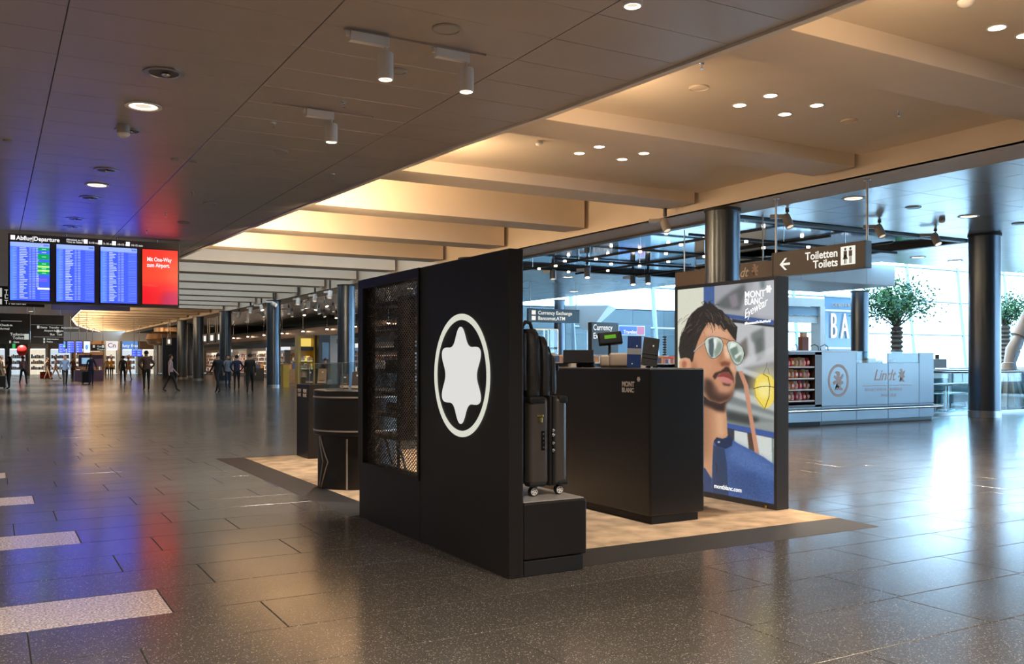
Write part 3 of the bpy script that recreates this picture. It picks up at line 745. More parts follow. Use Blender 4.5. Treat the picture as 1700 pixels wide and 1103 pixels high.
# ---- cash counter
CX0, CX1, CY0, CY1, CZ = 4.78, 5.375, 6.04, 7.95, 1.34
ct = thing('cash_counter', 'tall black cash counter with small white lettering on its side', 'counter', (5.08, 7, PZ))
MB().box(CX0, CX1, CY0, CY1, PZ + .065, CZ).build('body', 'black_counter', ct, bevel=.018, seg=4)
box('kick_base', 'black_matte', ct, CX0 + .03, CX1 - .06, CY0 + .02, CY1 - .03, PZ, PZ + .065)
def onc(u, v): return atX(u, v, CX0 - .002)
p = onc(1032, 641.5)
text('MONT', .060, 'letter_paint', ct, (CX0 - .0005, p.y, p.z), '-X', .001, bold=.002)
text('BLANC', .054, 'letter_paint', ct, (CX0 - .0005, p.y, p.z - .050), '-X', .001, bold=.002)
c_ = onc(1060, 630); MB().prism([((.021 + .003 * math.cos(6 * t_)) * math.cos(t_), (.021 + .003 * math.cos(6 * t_)) * math.sin(t_)) for t_ in [2 * math.pi * i / 48 for i in range(48)]], lambda a_, b_, d_: Vector((CX0 - .0005 - d_, c_.y - a_, c_.z + b_)), 0, .001).build('emblem', 'letter_paint', ct)

def on_counter(u, X): 
    t = (u - 850) / F; return X * (CS - SN * t) / (SN + CS * t)
# till screen, seen from behind
y = on_counter(962, 5.0)
ts = thing('till_screen', 'black till touchscreen leaning back on the counter', 'till', (5.0, y, CZ))
m = rot('Y', math.radians(0))
fc = Vector((5.0, y, CZ))
Rt = Matrix.Translation(fc) @ Matrix.Rotation(-TH - .05, 4, 'Z')     # turned towards the shop assistant
MB().box(-.15, .15, -.008, .008, -.085, .085, Rt @ Matrix.Translation((-.01, 0, .105)) @ Matrix.Rotation(-.75, 4, 'X')).build('screen', 'black_gloss', ts, bevel=.004)
MB().box(.03, .15, .0, .14, .0, .065, Rt).build('foot', 'dark_grey', ts, bevel=.012)
MB().box(-.03, .03, -.01, .06, .0, .09, Rt).build('arm', 'black_matte', ts, bevel=.006)
# customer display on a pole
y = on_counter(1012, 5.14)
cd = thing('customer_display', 'black pole display with a green screen on the counter', 'display', (5.14, y, CZ))
MB().cyl((5.14, y), .045, CZ, CZ + .012, 20).build('base', 'black_matte', cd, smooth=40)
MB().cyl((5.14, y), .013, CZ + .012, CZ + .21, 12).build('pole', 'black_matte', cd, smooth=40)
Rt = Matrix.Translation((5.145, y, CZ + .275)) @ Matrix.Rotation(-TH, 4, 'Z') @ Matrix.Rotation(-.35, 4, 'X') @ Matrix.Rotation(-.10, 4, 'Y')
h_ = MB().box(-.115, .115, -.03, .02, -.065, .065, Rt).build('head', 'black_gloss', cd, bevel=.014, seg=3)
MB().box(-.055, .055, -.033, -.029, -.008, .028, Rt).build('lcd', 'lcd_green', h_)
# pale card holders
rgb('beige_leather', (172, 150, 128), .5)
for i, (u, X_, ww, hh, lab) in enumerate(((1004, 5.06, .09, .115, 'slim pale beige holder beside the display pole'), (1027, 5.0, .17, .135, 'wide rounded pale beige box on the counter'))):
    y = on_counter(u, X_); o = thing('card_holder', lab, 'holder', (X_, y, CZ))
    Rt = Matrix.Translation((X_, y, CZ)) @ Matrix.Rotation(-TH, 4, 'Z') @ Matrix.Rotation(-.10, 4, 'X')
    MB().box(-ww / 2, ww / 2, -.04, .03, .004, hh, Rt).build('body', 'beige_leather', o, bevel=.02, seg=3, smooth=50)
    MB().box(-ww / 2 + .01, ww / 2 - .01, -.03, .02, .0, .012, Rt).build('base', 'steel_dull', o, bevel=.003)
# upright blue notebook and dark board
rgb('book_blue', (24, 52, 104), .5); rgb('book_band', (150, 148, 146), .5); rgb('page_edge', (200, 170, 140), .6)
y = on_counter(1052, 5.02); nb = thing('notebook', 'upright dark blue notebook with a pale band on the counter', 'notebook', (5.02, y, CZ))
Rt = Matrix.Translation((5.02, y, CZ)) @ Matrix.Rotation(-TH - .15, 4, 'Z') @ Matrix.Rotation(-.12, 4, 'X') @ Matrix.Rotation(.03, 4, 'Y')
MB().box(-.062, .062, -.018, -.012, 0, .285, Rt).build('cover', 'book_blue', nb); MB().box(-.062, .062, .012, .018, 0, .285, Rt).build('cover', 'book_blue', nb)
MB().box(-.058, .066, -.012, .012, .004, .281, Rt).build('pages', 'page_edge', nb); MB().box(-.063, .063, -.0195, .0195, .12, .175, Rt).build('band', 'book_band', nb)
MB().box(.018, .028, -.0195, -.018, .19, .205, Rt).build('emblem', 'letter_print', nb); MB().box(-.02, -.01, -.0195, -.018, .03, .04, Rt).build('emblem', 'letter_print', nb)
y = on_counter(1077, 5.0); nb = thing('sample_board', 'black leather sample board leaning on the counter, rightmost item', 'board', (5.0, y, CZ))
Rt = Matrix.Translation((5.0, y, CZ + .013)) @ Matrix.Rotation(-TH, 4, 'Z') @ Matrix.Rotation(-.2, 4, 'X') @ Matrix.Rotation(.14, 4, 'Y')
MB().box(-.07, .07, -.008, .008, .006, .26, Rt).build('board', 'leather', nb, bevel=.003)
for z in (.075, .11): MB().box(-.07, .07, -.012, -.008, z, z + .008, Rt).build('strip', 'dark_grey', nb)
for i in range(6):
    MB().tube([Rt @ Vector((-.058 + i * .023, -.006, .015)), Rt @ Vector((-.058 + i * .023, -.018, .012)), Rt @ Vector((-.058 + i * .023, -.01, .002))], .003, 6).build('ring', 'steel', nb)
    MB().box(-.062 + i * .023, -.05 + i * .023, -.0095, -.008, .245, .252, Rt).build('slot', 'dark_grey', nb)
MB().ball(Rt @ Vector((.02, -.009, .185)), .011, .004, .011, 12, 6).build('emblem', 'letter_print', nb, smooth=60)
MB().box(-.02, .02, .008, .06, 0, .006, Rt).build('foot', 'black_matte', nb)

# ---- backlit poster
PX_, PXB, PY0, PY1, PH = 6.26, 6.41, 6.06, 7.50, 2.185
lb = thing('lightbox_poster', 'tall black framed backlit poster of a man in mirrored sunglasses', 'poster', (6.34, 6.78, PZ))
mb = MB(); fr = .035
mb.box(PX_, PXB, PY0, PY0 + fr, PZ, PH); mb.box(PX_, PXB, PY1 - fr, PY1, PZ, PH); mb.box(PX_, PXB, PY0 + fr, PY1 - fr, PZ, PZ + .05); mb.box(PX_, PXB, PY0 + fr, PY1 - fr, PH - fr, PH)
mb.build('frame', 'dark_grey', lb)
box('back_panel', 'black_matte', lb, PXB - .02, PXB - .004, PY0 + fr, PY1 - fr, PZ + .05, PH - fr)
U0, V0, S_ = 1120, 450, 2.2                        # the picture is drawn in these units and then laid on the sheet
def A_(pts): return [((1120 + x / 5.25 - U0) * S_, (450 + y / 5.252 - V0) * S_) for x, y in pts]
def B_(pts): return [((1120 + x / 5.015 - U0) * S_, (640 + y / 5.014 - V0) * S_) for x, y in pts]
def k_(n): return n * S_ / 5.25
WS = S_ / 3.0
pt = Paint(int(175 * S_), int(405 * S_), (158, 160, 162))
# background: pale wall, blue window bars, blurred facade
pt.poly(A_([(0, 0), (256, 0), (256, 620), (0, 900)]), (224, 226, 206))
pt.poly(A_([(345, 60), (900, 40), (900, 440), (345, 330)]), (164, 166, 172), 4)
pt.poly(A_([(700, 60), (900, 50), (900, 420), (720, 400), (640, 250)]), (188, 190, 198), 8)
pt.poly(A_([(350, 300), (430, 225), (610, 105), (620, 190), (570, 345), (420, 330)]), (98, 102, 102), 6)
pt.poly(A_([(470, 220), (540, 190), (560, 300), (500, 330)]), (140, 132, 140), 5)
pt.poly(A_([(740, 80), (790, 75), (790, 150), (750, 160)]), (120, 132, 132), 5)
pt.poly(A_([(253, 120), (346, 110), (346, 300), (253, 320)]), (70, 98, 156), 1)
pt.poly(A_([(500, 430), (900, 480), (900, 800), (540, 860)]), (196, 197, 200), 3)
pt.poly(A_([(560, 640), (630, 575), (640, 720), (600, 810), (560, 800)]), (118, 112, 106), 5)
pt.poly(A_([(665, 545), (780, 490), (790, 735), (715, 790), (700, 640), (665, 600)]), (122, 128, 126), 5)
pt.poly(A_([(700, 600), (760, 570), (770, 720), (720, 760)]), (88, 98, 92), 6, .7)
pt.poly(A_([(560, 790), (900, 640), (900, 700), (560, 850)]), (216, 216, 218), 4, .6)
pt.poly(A_([(600, 850), (900, 780), (900, 1110), (700, 1110)]), (150, 150, 148), 6)
pt.poly(A_([(420, 372), (900, 436), (900, 478), (420, 402)]), (66, 92, 152), 1)
pt.poly(A_([(500, 418), (900, 478), (900, 496), (500, 448)]), (44, 50, 62), 1.2)
pt.poly(A_([(530, 860), (720, 950), (720, 1120), (510, 1120)]), (74, 66, 58), 4)
pt.poly(A_([(530, 826), (770, 905), (765, 950), (535, 870)]), (196, 200, 200), 3)
# lower background
pt.poly(B_([(430, 30), (860, 30), (860, 700), (430, 460)]), (126, 134, 134), 4)
pt.poly(B_([(490, 40), (860, 150), (860, 230), (480, 90)]), (196, 200, 198), 4)
pt.poly(B_([(420, 140), (860, 260), (860, 300), (420, 190)]), (170, 176, 174), 5)
pt.poly(B_([(425, 210), (700, 270), (690, 340), (430, 290)]), (66, 70, 70), 6)
pt.poly(B_([(640, 310), (860, 300), (860, 400), (640, 350)]), (150, 158, 156), 5)
pt.poly(B_([(430, 340), (502, 355), (502, 470), (430, 430)]), (58, 62, 70), 2)
pt.poly(B_([(498, 372), (860, 440), (860, 680), (700, 590), (498, 470)]), (214, 220, 216), 1.5)
pt.poly(B_([(604, 394), (655, 402), (668, 560), (618, 535)]), (84, 66, 56), 1.5)
pt.poly(B_([(808, 430), (824, 432), (830, 660), (812, 650)]), (120, 140, 140), 1.5)
pt.poly(B_([(436, 316), (860, 398), (860, 444), (436, 356)]), (66, 92, 160), 1)
pt.poly(B_([(436, 356), (860, 444), (860, 450), (436, 362)]), (40, 52, 84), 1)
pole = [(1120 + 555 / 5.25, 450 + 880 / 5.252), (1120 + 590 / 5.25, 450 + 872 / 5.252), (1120 + 612 / 5.015, 640), (1120 + 640 / 5.015, 640 + 200 / 5.014), (1120 + 706 / 5.015, 640 + 578 / 5.014), (1120 + 668 / 5.015, 640 + 566 / 5.014), (1120 + 606 / 5.015, 640 + 200 / 5.014), (1120 + 574 / 5.015, 640)]
pt.poly([((x - U0) * S_, (y - V0) * S_) for x, y in pole], (206, 146, 118), 1.2)
# lamp
cx, cy = A_([(790, 1010)])[0]
pt.ell(cx, cy, k_(135), k_(160), (228, 214, 150), 12, .55)
pt.poly(A_([(690, 1000), (705, 945), (745, 905), (770, 897), (825, 905), (868, 950), (885, 1010), (880, 1090), (855, 1150), (820, 1190), (785, 1205), (740, 1170), (705, 1100)]), (250, 222, 92), 1.5)
pt.ell(cx - 2, cy + 10, k_(60), k_(80), (255, 240, 150), 8)
pt.line(A_([(688, 1028), (740, 1012), (800, 1005), (888, 1018)]), 2.4, (52, 46, 30))
pt.line(A_([(770, 900), (815, 925), (830, 1000), (822, 1100), (785, 1205)]), 2.2, (58, 52, 30))
pt.line(A_([(705, 945), (695, 1010), (708, 1100), (785, 1205)]), 1.4, (120, 100, 40))
pt.line(A_([(770, 900), (800, 840), (805, 800)]), 1.2, (80, 80, 80)); pt.line(A_([(825, 905), (812, 850)]), 1.2, (80, 80, 80))
# shirt
pt.poly(B_([(470, 440), (520, 480), (620, 532), (740, 598), (860, 680), (860, 1080), (-20, 1080), (-20, 560), (100, 640), (255, 690), (310, 780), (318, 480), (345, 440)]), (64, 92, 150), 1.2)
pt.poly(B_([(470, 470), (620, 545), (740, 615), (850, 690), (850, 800), (600, 700), (450, 620)]), (88, 118, 178), 12, .8)
pt.poly(B_([(450, 700), (700, 760), (760, 1000), (480, 900)]), (54, 78, 128), 14, .6)
nz_ = pt.blur(rng.random((pt.h, pt.w)), 1.2); nz_ = (nz_ - nz_.mean()) / nz_.std()
shirt_zone = np.clip((pt.yy - (740 + -V0) * S_) / 40, 0, 1); pt.a += (nz_ * 3.0 * shirt_zone)[..., None]
pt.poly(B_([(318, 500), (410, 528), (428, 640), (447, 940), (452, 1060), (310, 1060)]), (46, 64, 96), 1.5)
pt.poly(B_([(-20, 620), (100, 640), (255, 690), (308, 780), (312, 1060), (-20, 1060)]), (44, 66, 108), 2)
pt.line(B_([(345, 650), (352, 700), (346, 730)]), 2.2, (22, 30, 48)); pt.line(B_([(412, 530), (430, 640), (447, 940)]), 1.5, (34, 50, 84))
# neck
pt.poly(B_([(60, 20), (420, 120), (432, 260), (442, 420), (400, 446), (350, 436), (322, 470), (312, 640), (308, 772), (255, 690), (60, 600)]), (204, 150, 112), 1.2)
pt.poly(B_([(60, 20), (290, 140), (300, 420), (290, 560), (255, 640), (60, 560)]), (160, 110, 84), 14, .8)
pt.poly(B_([(345, 230), (400, 240), (420, 420), (360, 430)]), (228, 178, 140), 8, .8)
pt.poly(B_([(230, 20), (480, 60), (425, 160), (420, 225), (350, 215), (300, 190), (230, 160)]), (56, 42, 38), 5)
pt.poly(B_([(325, 465), (350, 433), (400, 446), (442, 432), (456, 408), (486, 452), (476, 505), (425, 530), (350, 508)]), (36, 50, 84), 1)
pt.ell(*B_([(368, 473)])[0], k_(12), k_(8), (196, 196, 190), .8)
# ear, head
pt.poly(A_([(38, 800), (52, 765), (90, 757), (150, 770), (160, 860), (60, 860), (42, 850)]), (222, 164, 128), 1.2)
pt.ell(*A_([(84, 815)])[0], k_(22), k_(32), (176, 108, 80), 3)
pt.poly(A_([(150, 900), (140, 760), (180, 640), (235, 520), (300, 440), (360, 440), (450, 500), (520, 570), (540, 630), (530, 700), (515, 760), (505, 800), (530, 830), (537, 870), (527, 930), (530, 975), (518, 1030), (505, 1085), (470, 1130), (400, 1160), (300, 1130), (200, 1040)]), (204, 146, 110), 1.2)
pt.poly(A_([(240, 560), (300, 460), (370, 470), (460, 530), (500, 590), (420, 590), (300, 565)]), (228, 176, 140), 6, .8)
pt.poly(A_([(160, 720), (230, 680), (290, 770), (340, 830), (260, 930), (170, 880)]), (214, 154, 116), 8, .8)
pt.poly(A_([(150, 760), (180, 800), (200, 900), (280, 1000), (220, 1040), (150, 900)]), (150, 98, 74), 9, .8)
pt.poly(A_([(425, 650), (455, 650), (490, 730), (480, 770), (450, 760), (425, 720)]), (240, 198, 164), 4)
pt.poly(A_([(390, 700), (425, 680), (430, 740), (400, 830), (370, 800)]), (178, 118, 86), 5, .8)
pt.poly(A_([(395, 800), (430, 785), (470, 795), (492, 800), (480, 832), (445, 828), (410, 835)]), (134, 78, 56), 3)
pt.poly(A_([(490, 790), (530, 830), (532, 890), (505, 880), (480, 840)]), (226, 178, 146), 4, .8)
# stubble, moustache, mouth
pt.poly(A_([(265, 930), (330, 960), (350, 1010), (390, 1060), (470, 1075), (512, 1040), (525, 960), (534, 985), (520, 1050), (480, 1125), (390, 1160), (300, 1130), (250, 1040)]), (74, 52, 44), 7)
pt.poly(A_([(335, 1000), (400, 1040), (470, 1050), (500, 1020), (480, 1090), (400, 1100), (340, 1060)]), (150, 104, 84), 8, .55)
pt.poly(A_([(330, 920), (350, 890), (400, 872), (430, 850), (440, 835), (472, 838), (486, 868), (500, 890), (516, 940), (515, 985), (500, 930), (470, 885), (430, 885), (385, 900), (365, 930), (350, 950)]), (66, 44, 36), 2.5)
pt.poly(A_([(365, 924), (415, 887), (450, 880), (480, 895), (500, 925), (508, 962), (470, 938), (430, 925)]), (142, 66, 62), 1.5)
pt.poly(A_([(370, 930), (430, 926), (470, 938), (506, 962), (498, 980), (460, 984), (415, 968)]), (208, 130, 126), 1.5)
pt.poly(A_([(410, 972), (460, 988), (492, 984), (480, 1006), (430, 1000)]), (72, 48, 42), 3)
pt.ell(*A_([(430, 1035)])[0], k_(50), k_(22), (206, 150, 124), 5, .7)
# hair
hair = [(48, 765), (36, 690), (48, 580), (90, 490), (115, 420), (150, 370), (200, 325), (250, 300), (262, 262), (290, 290), (300, 262), (325, 285), (345, 300), (380, 330), (415, 345), (445, 385), (490, 420), (515, 455), (548, 490), (540, 560), (536, 615), (505, 575), (470, 530), (455, 505), (430, 520), (395, 470), (380, 480), (350, 455), (345, 500), (325, 450), (290, 450), (240, 530), (200, 620), (178, 690), (160, 780), (148, 800), (130, 765), (95, 757)]
pt.poly(A_(hair), (44, 37, 34), 1.2)
r2 = random.Random(3)
for i in range(150):
    x = r2.uniform(60, 520); y = r2.uniform(290, 700)
    if y > 420 and x > 260: y = r2.uniform(330, 460)
    if y > 560 and x > 170: continue
    if y < 330 + abs(x - 270) * .25: continue
    dx = r2.uniform(15, 45) * (1 if x > 250 else -1); dy = r2.uniform(25, 60)
    c = r2.choice([(96, 82, 70), (72, 60, 52), (128, 112, 96), (24, 20, 20), (24, 20, 20)]) if y < 520 else r2.choice([(60, 50, 46), (22, 20, 20)])
    pt.line(A_([(x, y), (x + dx * .6, y + dy * .4), (x + dx, y + dy)]), r2.uniform(1.0, 2.4), c, .75)
for a_, b_, c_ in (((300, 440), (322, 480), (330, 540)), ((340, 450), (352, 490), (348, 520)), ((385, 470), (420, 520), (440, 530)), ((455, 500), (500, 570), (530, 605)), ((250, 300), (235, 275), (262, 262)), ((300, 290), (310, 262), (330, 258)), ((345, 300), (370, 290), (392, 300))):
    pt.line(A_([a_, b_, c_]), 1.6, (46, 38, 34), .9)
# glasses
L1 = [(262, 610), (285, 583), (325, 571), (375, 577), (410, 600), (425, 640), (418, 690), (395, 730), (355, 762), (325, 764), (300, 745), (280, 705), (266, 655)]
L2 = [(455, 640), (470, 615), (505, 608), (550, 625), (590, 665), (608, 715), (600, 765), (575, 810), (545, 822), (515, 800), (490, 755), (465, 690)]
pt.poly(A_(L1), (206, 218, 206), 1); pt.poly(A_(L2), (196, 212, 200), 1)
pt.poly(A_([(296, 600), (335, 582), (345, 640), (335, 752), (318, 756), (300, 720)]), (84, 98, 100), 2)
pt.poly(A_([(345, 690), (370, 640), (385, 610), (415, 640), (410, 690), (380, 735), (350, 755)]), (140, 156, 142), 3)
pt.poly(A_([(340, 600), (365, 585), (360, 660), (350, 700)]), (244, 250, 246), 2)
pt.poly(A_([(480, 690), (520, 650), (545, 660), (560, 730), (585, 740), (570, 800), (530, 790), (500, 750)]), (104, 124, 112), 3, .85)
pt.poly(A_([(520, 740), (580, 700), (590, 715), (530, 770)]), (220, 230, 222), 2)
pt.poly(A_([(490, 625), (540, 635), (530, 660), (480, 680)]), (238, 246, 240), 2)
for L in (L1, L2): pt.line(A_(L + L[:1]), 1.9, (66, 60, 52))
pt.line(A_([(375, 577), (430, 590), (480, 608)]), 2.0, (66, 60, 50)); pt.line(A_([(424, 640), (440, 630), (458, 645)]), 2.0, (180, 130, 70))
pt.line(A_([(266, 622), (215, 660), (168, 702)]), 3.2, (190, 192, 186)); pt.line(A_([(266, 628), (215, 668), (168, 708)]), 1.2, (70, 62, 54))
pt.line(A_([(600, 690), (612, 725), (606, 742)]), 3.0, (60, 56, 50))
pt.a = pt.a * 0.97 + 5 + nz_[..., None] * 1.2
def poster_col(s, t):
    Yv = (PY1 - fr) + s * (PY0 + fr - PY1 + fr); Zv = PZ + .05 + t * (PH - fr - PZ - .05); Xv = PX_ + .012
    d = Xv * SN + Yv * CS; l = Xv * CS - Yv * SN
    return pt.sample((850 + F * l / d - U0) * S_, (600 - F * (Zv - H) / d - V0) * S_)
vcol('poster_print', .92, .25)
printed('poster_sheet', 'poster_print', lb, Vector((PX_ + .012, PY1 - fr, PZ + .05)), Vector((0, PY0 + fr - PY1 + fr, 0)), Vector((0, 0, PH - fr - PZ - .05)), 300, 440, poster_col)
def onp(u, v): return atX(u, v, PX_ + .010)
def ptext(s, u, v, size, **k): p = onp(u, v); return text(s, size, 'letter_white', lb, p, '-X', .001, **k)
ptext('MONT', 1236.0, 495.0, .088, bold=.0015, sx=1.02); ptext('BLANC', 1236.0, 506.5, .086, bold=.0015, sx=.86)
ptext('Eyewear', 1236, 529.5, .115, shear=.45, rotz=math.radians(17), sx=.78); ptext('#ReconnectToTheWorld', 1236.5, 539.0, .032, bold=.0015, rotz=math.radians(2))
p = onp(1185.5, 700); text('montblanc.com', .062, 'letter_white', lb, (p.x, p.y, .135), '-X', .001, bold=.0008)
c_ = onp(1276, 480); MB().prism([((.034 + .006 * math.cos(6 * t_)) * math.cos(t_), (.034 + .006 * math.cos(6 * t_)) * math.sin(t_)) for t_ in [2 * math.pi * i / 60 for i in range(60)]], lambda a_, b_, d_: Vector((c_.x - d_, c_.y - a_, c_.z + b_)), 0, .001).build('emblem', 'letter_white', lb)
box('frame_clip', 'gold', lb, PX_ - .012, PX_, 6.17, 6.20, PZ + .001, PZ + .03)

# ---- pedestal and round table at the far end of the carpet
pd = thing('pedestal', 'slim square black pedestal with small lettering at the back of the carpet', 'pedestal', (4.1, 12.75, PZ))
MB().box(3.85, 4.38, 12.49, 13.05, PZ, 1.07).build('body', 'black_panel', pd, bevel=.006)
for y_ in (13.0, 12.74):
    text('MONT', .072, 'letter_paint', pd, (3.849, y_, .955), '-X', .001, bold=.001, sx=.85); text('BLANC', .068, 'letter_paint', pd, (3.849, y_, .893), '-X', .001, bold=.001, sx=.76)
def acrylic_case(x0, x1, y0, y1, z0, z1, label, n_div=0):
    t = thing('acrylic_case', label, 'display case', ((x0 + x1) / 2, (y0 + y1) / 2, z0))
    g = .006
    for b_ in ((x0, x0 + g, y0, y1, z0, z1), (x1 - g, x1, y0, y1, z0, z1), (x0 + g, x1 - g, y0, y0 + g, z0, z1), (x0 + g, x1 - g, y1 - g, y1, z0, z1), (x0, x1, y0, y1, z1, z1 + g)):
        box('acrylic_pane', 'acrylic', t, *b_)
    for x in (x0, x1):
        for y in (y0, y1): box('edge_strip', 'steel_dull', t, x - .003, x + .003, y - .003, y + .003, z0, z1 + g)
    for y in (y0, y1): box('edge_strip', 'steel_dull', t, x0, x1, y - .003, y + .003, z1 + g, z1 + g + .004)
    for x in (x0, x1): box('edge_strip', 'steel_dull', t, x - .003, x + .003, y0, y1, z1 + g, z1 + g + .004)
    return t
acrylic_case(3.88, 4.35, 12.52, 13.02, 1.071, 1.36, 'clear acrylic case on the slim square pedestal')
DC = Vector((3.52, 9.62, 0))
dt = thing('round_table', 'round black display table with pale ring trims and angular inlay lines', 'table', (DC.x, DC.y, PZ))
MB().lathe([(.46, .60), (.475, .615), (.475, 1.08), (.465, 1.09)], 64, DC).build('drum', 'black_panel', dt, smooth=40)
MB().lathe([(.43, PZ), (.43, .60)], 64, DC).build('base', 'black_panel', dt, smooth=40)
for z in (1.015, .655): MB().lathe([(.474, z - .008), (.480, z - .008), (.480, z + .008), (.474, z + .008)], 64, DC, closed=True).build('ring_trim', 'trim_rose', dt, smooth=30)
phc = math.atan2(-DC.y, -DC.x)
def onb(delta, z, r=.432): a_ = phc - math.radians(delta); return DC + Vector((r * math.cos(a_), r * math.sin(a_), z))
def inlay(pts, r):
    P = []
    for (d0, z0), (d1, z1) in zip(pts[:-1], pts[1:]):
        for i in range(7): P.append(onb(d0 + (d1 - d0) * i / 6, z0 + (z1 - z0) * i / 6))
    MB().tube(P, r, 6).build('inlay_line', 'trim_rose', dt)
inlay([(14.7, PZ + .005), (14.7, .575)], .010)
inlay([(66, .59), (45.7, .32), (62, PZ + .01)], .009); inlay([(71, .59), (57, .32), (69, PZ + .01)], .008)
inlay([(-36, .59), (-16, .32), (-34, PZ + .01)], .009)
ac2 = acrylic_case(3.26, 3.80, 9.36, 9.90, 1.091, 1.375, 'larger clear acrylic case on the round display table')
def lean_board(label, c, w, h, mat, mark, az=-TH):
    t = thing('display_board', label, 'display board', c)
    Rt = Matrix.Translation(c) @ Matrix.Rotation(az, 4, 'Z') @ Matrix.Rotation(-.33, 4, 'X')
    MB().box(-w / 2, w / 2, -.008, .008, .003, h, Rt).build('board', mat, t, bevel=.002); MB().box(-.012, .012, -.011, -.008, h * .72, h * .82, Rt).build('emblem', 'letter_print', t)
    MB().box(-w / 2, w / 2, -.030, -.008, .003, .03, Rt).build('ledge', 'page_edge', t)
    MB().tube([Rt @ Vector((-w * .3, -.025, .045)), Rt @ Vector((w * .3, -.025, .05))], .006, 8).build('pen', mark, t, smooth=60)
    return t
lean_board('brown board with a pen inside the case on the round table', (3.50, 9.58, 1.092), .12, .20, 'brown', 'steel')
lean_board('grey board with a pen at the left inside the case on the round table', (3.42, 9.76, 1.092), .10, .17, 'sign_grey', 'gold')
lean_board('gold board leaning inside the case on the square pedestal', (4.14, 12.78, 1.072), .13, .23, 'wood', 'steel')
lean_board('black board leaning inside the case on the square pedestal', (3.98, 12.86, 1.072), .10, .22, 'leather', 'steel')
o = thing('watch', 'round watch on a cushion in the case on the square pedestal', 'watch', (4.20, 12.66, 1.072))
MB().lathe([(.0, 0), (.05, 0), (.055, .02), (.045, .05), (0, .055)], 20, (4.20, 12.66, 1.072)).build('cushion', 'plinth_top', o, smooth=50)
MB().lathe([(.0, .056), (.025, .056), (.025, .066), (0, .067)], 20, (4.20, 12.66, 1.072)).build('dial', 'steel', o, smooth=40)

# =================================================================== CEILING FIXTURES
def hang_z(x, y):
    """underside of whatever ceiling is above this spot"""
    if edge_x(y) < x < FX:
        if any(b_ <= y <= b_ + BW for b_ in beams): return 4.73
        return 4.96 if y < 14.7 else (5.5 if (y < 25.5 or y > 62) else 5.48)
    if WX0 < x < WX1 and WY0 < y < WY1: return ZC + .08
    return ZC
def downlight(u, v, label, lit, z=ZC, r=.19, grp=None, power=None, pos=None, ring=True):
    p = pos or at(u, v, z); t = thing('downlight', label, 'downlight', (p.x, p.y, z), grp)
    MB().lathe([(r, 0), (r + .03, -.004), (r + .03, -.014), (r - .015, -.016), (r - .03, -.004), (r - .03, 0)], 32, p, closed=True).build('rim', 'white_plastic' if lit else 'steel_dull', t, smooth=40)
    if lit:
        MB().lathe([(r * .55, -.006), (r - .025, -.006), (r - .025, -.003), (r * .55, -.003)], 32, p, closed=True).build('light_ring', 'lamp_warm', t)
        MB().lathe([(0, -.004), (r * .54, -.004), (r * .54, -.001), (0, -.001)], 24, p).build('reflector', 'lamp_pearl', t)
        lamp('SPOT', t, (p.x, p.y, z - .03), power or LW['down'], HALL if power else WARMW, size=.15, angle=130, blend=.8)
    else:
        MB().lathe([(0, -.004), (r * .5, -.003), (r - .035, -.009), (r - .03, -.002), (0, -.001)], 28, p).build('reflector', 'dark_grey', t, smooth=40)
        MB().ball((p.x + .02, p.y, z - .02), .05, .05, .02, 12, 6).build('bulb', 'steel', t, smooth=60)
    return t
downlight(272, 121, 'unlit round downlight nearest the viewer in the left ceiling', False)
downlight(238, 176, 'larger lit round downlight in the left ceiling', True)
downlight(214, 217, 'unlit round downlight just behind the ceiling camera dome', False, r=.16)
downlight(176, 282, 'unlit round downlight just before the smaller lit one', False, r=.16)
downlight(161, 307, 'smaller lit round downlight farther along the left ceiling', True, r=.18)
downlight(149, 328, 'unlit round downlight just beyond the smaller lit one', False, r=.16)
downlight(125, 363, 'unlit round downlight a little before the departure board', False, r=.17)
downlight(120, 376, 'unlit round downlight right above the departure board', False, r=.17)
# unseen downlights added to light the kiosk; then a row along the hall
for i, (x, y) in enumerate(((-3.2, 3.0), (-3.2, 9.5), (0.6 - .3, 1.0), (3.6, 0.5), (-3.2, -3.5), (3.6, -4.5), (-3.0, 16.0), (-3.0, 23.0))):
    downlight(0, 0, '%s added lit downlight of the left ceiling out of the picture' % ORD[i], True, pos=Vector((x, y, ZC)), grp='added downlights outside the view', power=LW['hall'])
for i, (x, y) in enumerate(((2.2, 31), (2.2, 42), (2.2, 54), (2.2, 66), (2.2, 78), (2.2, 92))):
    downlight(0, 0, '%s lit downlight in the row along the far left ceiling, counted from the departure board' % ORD[i], True, pos=Vector((x, y, ZC)), grp='downlights along the far hall', power=LW['hall'] * 1.3)

def disc(u, v, label, r=.15, z=ZC, mat='grey_plastic'):
    p = at(u, v, z); t = thing('ceiling_speaker', label, 'speaker', (p.x, p.y, z))
    MB().lathe([(r, 0), (r, -.012), (r * .93, -.02), (r * .9, -.012), (r * .9, 0)], 32, p, closed=True).build('rim', mat, t, smooth=40)
    MB().lathe([(0, -.022), (r * .5, -.020), (r * .9, -.010), (r * .9, -.004), (0, -.004)], 28, p).build('grille', mat, t, smooth=60)
for u, v, l, r in ((741, 47, 'round pale ceiling speaker right of the two nearest spotlights', .14), (660, 117, 'round ceiling plate half hidden behind the nearest spotlight', .10), (465, 251, 'round ceiling speaker left of the lone spotlight', .12), (348, 337, 'round ceiling plate left of the coffer edge', .13), (305, 369, 'round ceiling plate above the red screen', .14), (290, 264, 'small round ceiling cap left of the panel joint', .06), (320, 267, 'small round ceiling cap right of the panel joint', .06), (12, 233, 'small round ceiling cap at the left picture edge', .06)):
    disc(u, v, l, r, mat='grey_plastic')
